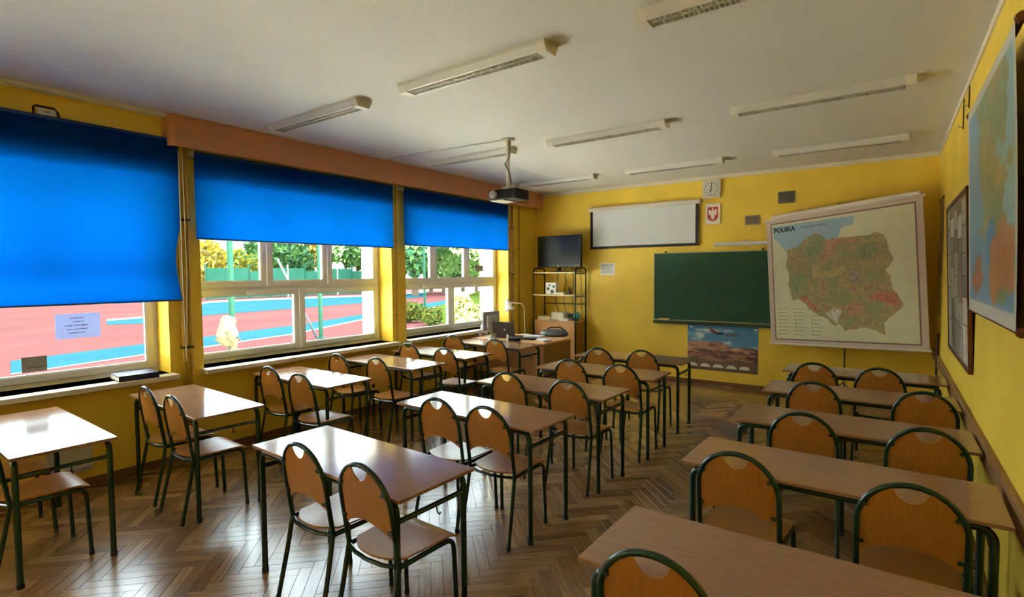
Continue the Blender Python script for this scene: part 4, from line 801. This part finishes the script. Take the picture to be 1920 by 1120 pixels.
# ------------------------------------------------------------------ ceiling
def make_lamp():
    t = thing('ceiling_light', 'lamp', 'ceiling light', (0, 0, H), 0, 'louvred ceiling lights'); L2 = .60
    MB().prism([(-.085, 0), (.085, 0), (.082, -.02), (.062, -.062), (.05, -.062), (.05, -.03), (-.05, -.03), (-.05, -.062), (-.062, -.062), (-.082, -.02)], -L2, L2, 'x').build('body', M('lamp_body', (204, 202, 196), .4), t)
    for s in (-1, 1): MB().prism([(-.085, 0), (.085, 0), (.080, -.025), (.055, -.066), (-.055, -.066), (-.080, -.025)], s*L2, s*(L2+.065), 'x').build('end_cap', M('cap_white', (214, 208, 196), .5), t)
    MB().tube([(-L2+.02, 0, -.045), (L2-.02, 0, -.045)], .012, 8).build('fluorescent_tube', M('lamp_tube_off', (222, 222, 214)), t, True)
    mm = MB(); n_ = 44
    for k in range(n_): x = -L2+.02+(2*L2-.04)*k/(n_-1); mm.box(x-.0012, x+.0012, -.05, .05, -.062, -.036)
    mm.box(-L2+.01, L2-.01, -.002, .002, -.062, -.058)
    tag(mm.build('louvre_blades', M('louvre_alu', (206, 204, 198), .35), t), kind='stuff'); return t
proto = make_lamp(); first = True
PL = ['over the window side', 'in the middle', 'over the map-wall side']; RWN = ['nearest the camera', 'halfway down the room', 'closest to the front wall']
for j, y in enumerate((2.96, 5.12, 7.235)):
    for i, x in enumerate((-4.29, -2.46, -.54)):
        o = proto if first else copy_tree(proto); first = False; o.location = (x, y, H)
        o['label'] = 'unlit white louvred ceiling light %s, row %s' % (PL[i], RWN[j])
pj = thing('ceiling_projector', 'black projector hanging from the ceiling on a white pole', 'projector', (-3.44, 4.76, H))
MB().lathe([(.075, -.012), (.075, 0)], n=20).build('ceiling_flange', M('flange_grey', (170, 160, 140), .4), pj); MB().tube([(0, 0, -.01), (.0, 0, -.52)], .020, 12).build('pole', M('pole_cream', (206, 202, 186), .4), pj, True)
MB().tube([(.03, 0, -.02), (.028, -.01, -.2), (-.028, -.02, -.27), (.035, -.02, -.38), (.05, 0, -.5)], .008, 8).build('cable', M('cable_grey', (110, 104, 92), .5), pj, True)
bd = MB().box(-.19, .19, -.13, .13, -.665, -.555, ch=.018).build('body', M('projector_black', (14, 14, 15), .55, spec=.25), pj); MB().lathe([(.045, -.01), (.045, .03), (.035, .032)], n=18).build('lens', M('lens_grey', (150, 146, 136), .2), bd).matrix_local = Matrix.Translation((-.10, -.13, -.61))@Matrix.Rotation(math.pi/2, 4, 'X')
MB().box(-.15, .02, -.12, .10, -.675, -.664).build('bottom_plate', M('plate_pale', (210, 200, 180), .5), bd); MB().box(-.05, .05, -.05, .05, -.555, -.515, ch=.008).build('mount', M('pole_cream', (206, 202, 186)), pj)
tc_ = thing('ceiling_cable_duct', 'thin white cable duct from the projector pole to the pelmet', 'cable duct', (-5.29, 4.60, H)); MB().add([(0, -.012, 0), (0, .012, 0), (1.80, .16, 0), (1.80, .136, 0), (0, -.012, -.016), (0, .012, -.016), (1.80, .16, -.016), (1.80, .136, -.016)], [(0, 1, 2, 3), (4, 7, 6, 5), (0, 4, 5, 1), (1, 5, 6, 2), (2, 6, 7, 3), (3, 7, 4, 0)]).build('duct', M('duct_white', (206, 204, 200), .5), tc_)
# ------------------------------------------------------------------ parquet: herringbone strips laid at 45 degrees
PLN, PWD = .42, .07
oak = M_parquet()
def plank_geo(L, W):
    g, ch = .0010, .0005; x0, x1, y0, y1 = g, L-g, g, W-g; z0, z1 = -.016, 0.
    vs = [(x0, y0, z0), (x1, y0, z0), (x1, y1, z0), (x0, y1, z0), (x0, y0, z1-ch), (x1, y0, z1-ch), (x1, y1, z1-ch), (x0, y1, z1-ch), (x0+ch, y0+ch, z1), (x1-ch, y0+ch, z1), (x1-ch, y1-ch, z1), (x0+ch, y1-ch, z1)]
    fs = [(8, 9, 10, 11)]+[(4+i, 4+(i+1) % 4, 8+(i+1) % 4, 8+i) for i in range(4)]+[(i, (i+1) % 4, 4+(i+1) % 4, 4+i) for i in range(4)]
    return vs, fs
pv, pf = plank_geo(PLN, PWD)
def add_uv(me, uvs):
    l = me.uv_layers.new(name='UVMap')
    for i, lp_ in enumerate(me.loops): l.data[i].uv = uvs[lp_.vertex_index]
pm = bpy.data.meshes.new('plank'); pm.from_pydata(pv, [], pf); pm.materials.append(oak); add_uv(pm, [(v[0], v[1]) for v in pv])
planks = []; c45 = math.sqrt(.5); rnd = random.Random(11)
cx, cyy = (XW+XR)/2, (YB+YF)/2
for i in range(-140, 141):
    for j in range(-14, 15):
        ou, ov = i*PWD+j*PLN, i*PWD-j*PLN
        for kind in (0, 1):
            if kind == 0: a0, b0, ang = ou, ov, 0.
            else: a0, b0, ang = ou+PLN+PWD, ov+PWD-PLN, math.pi/2
            wx, wy = cx+(a0-b0)*c45, cyy+(a0+b0)*c45; th = ang+math.pi/4
            mx, my = wx+math.cos(th)*PLN/2-math.sin(th)*PWD/2, wy+math.sin(th)*PLN/2+math.cos(th)*PWD/2
            if XW+.10 < mx < XR-.10 and YB+.10 < my < YF-.10: planks.append((wx, wy, th, mx, my))
            elif XW-.12 < mx < XR+.12 and YB-.12 < my < YF+.12: planks.append((wx, wy, th, mx, my))
dg = bpy.context.evaluated_depsgraph_get(); dg.update()
cand = []
for k, (wx, wy, th, mx, my) in enumerate(planks):
    q = to_px((mx, my, 0))
    if not q or not (0 < q[0] < 1920 and 0 < q[1] < 1120): continue
    seen = 0
    for s in (.15, .5, .85):
        p = Vector((wx+math.cos(th)*PLN*s-math.sin(th)*PWD/2, wy+math.sin(th)*PLN*s+math.cos(th)*PWD/2, .001)); d = p-Vector((0, 0, CAM_Z)); dist = d.length
        hit = scene.ray_cast(dg, Vector((0, 0, CAM_Z)), d.normalized(), distance=dist-.02)
        if not hit[0]: seen += 1
    if seen: cand.append((-seen/(mx*mx+my*my), k))
cand.sort(); near = {k for _, k in cand[:300]}
sv, sf, su = [], [], []
for k, (wx, wy, th, mx, my) in enumerate(planks):
    dz = rnd.uniform(-.0006, 0)
    if k in near:
        o = bpy.data.objects.new('plank', pm); COL.objects.link(o); o.parent = floor; o.location = (wx, wy, dz); o.rotation_euler = (rnd.uniform(-.0015, .0015), 0, th)
    else:
        c, s = math.cos(th), math.sin(th); b = len(sv)
        for x, y, z in pv: sv.append((min(XR, max(XW, wx+c*x-s*y)), min(YF, max(YB, wy+s*x+c*y)), z+dz)); su.append((x, y))
        sf += [tuple(i+b for i in f) for f in pf]
me = bpy.data.meshes.new('parquet_strips'); me.from_pydata(sv, [], sf); add_uv(me, su)
ro = obj('parquet_strips', me, oak, floor); ro['kind'] = 'stuff'
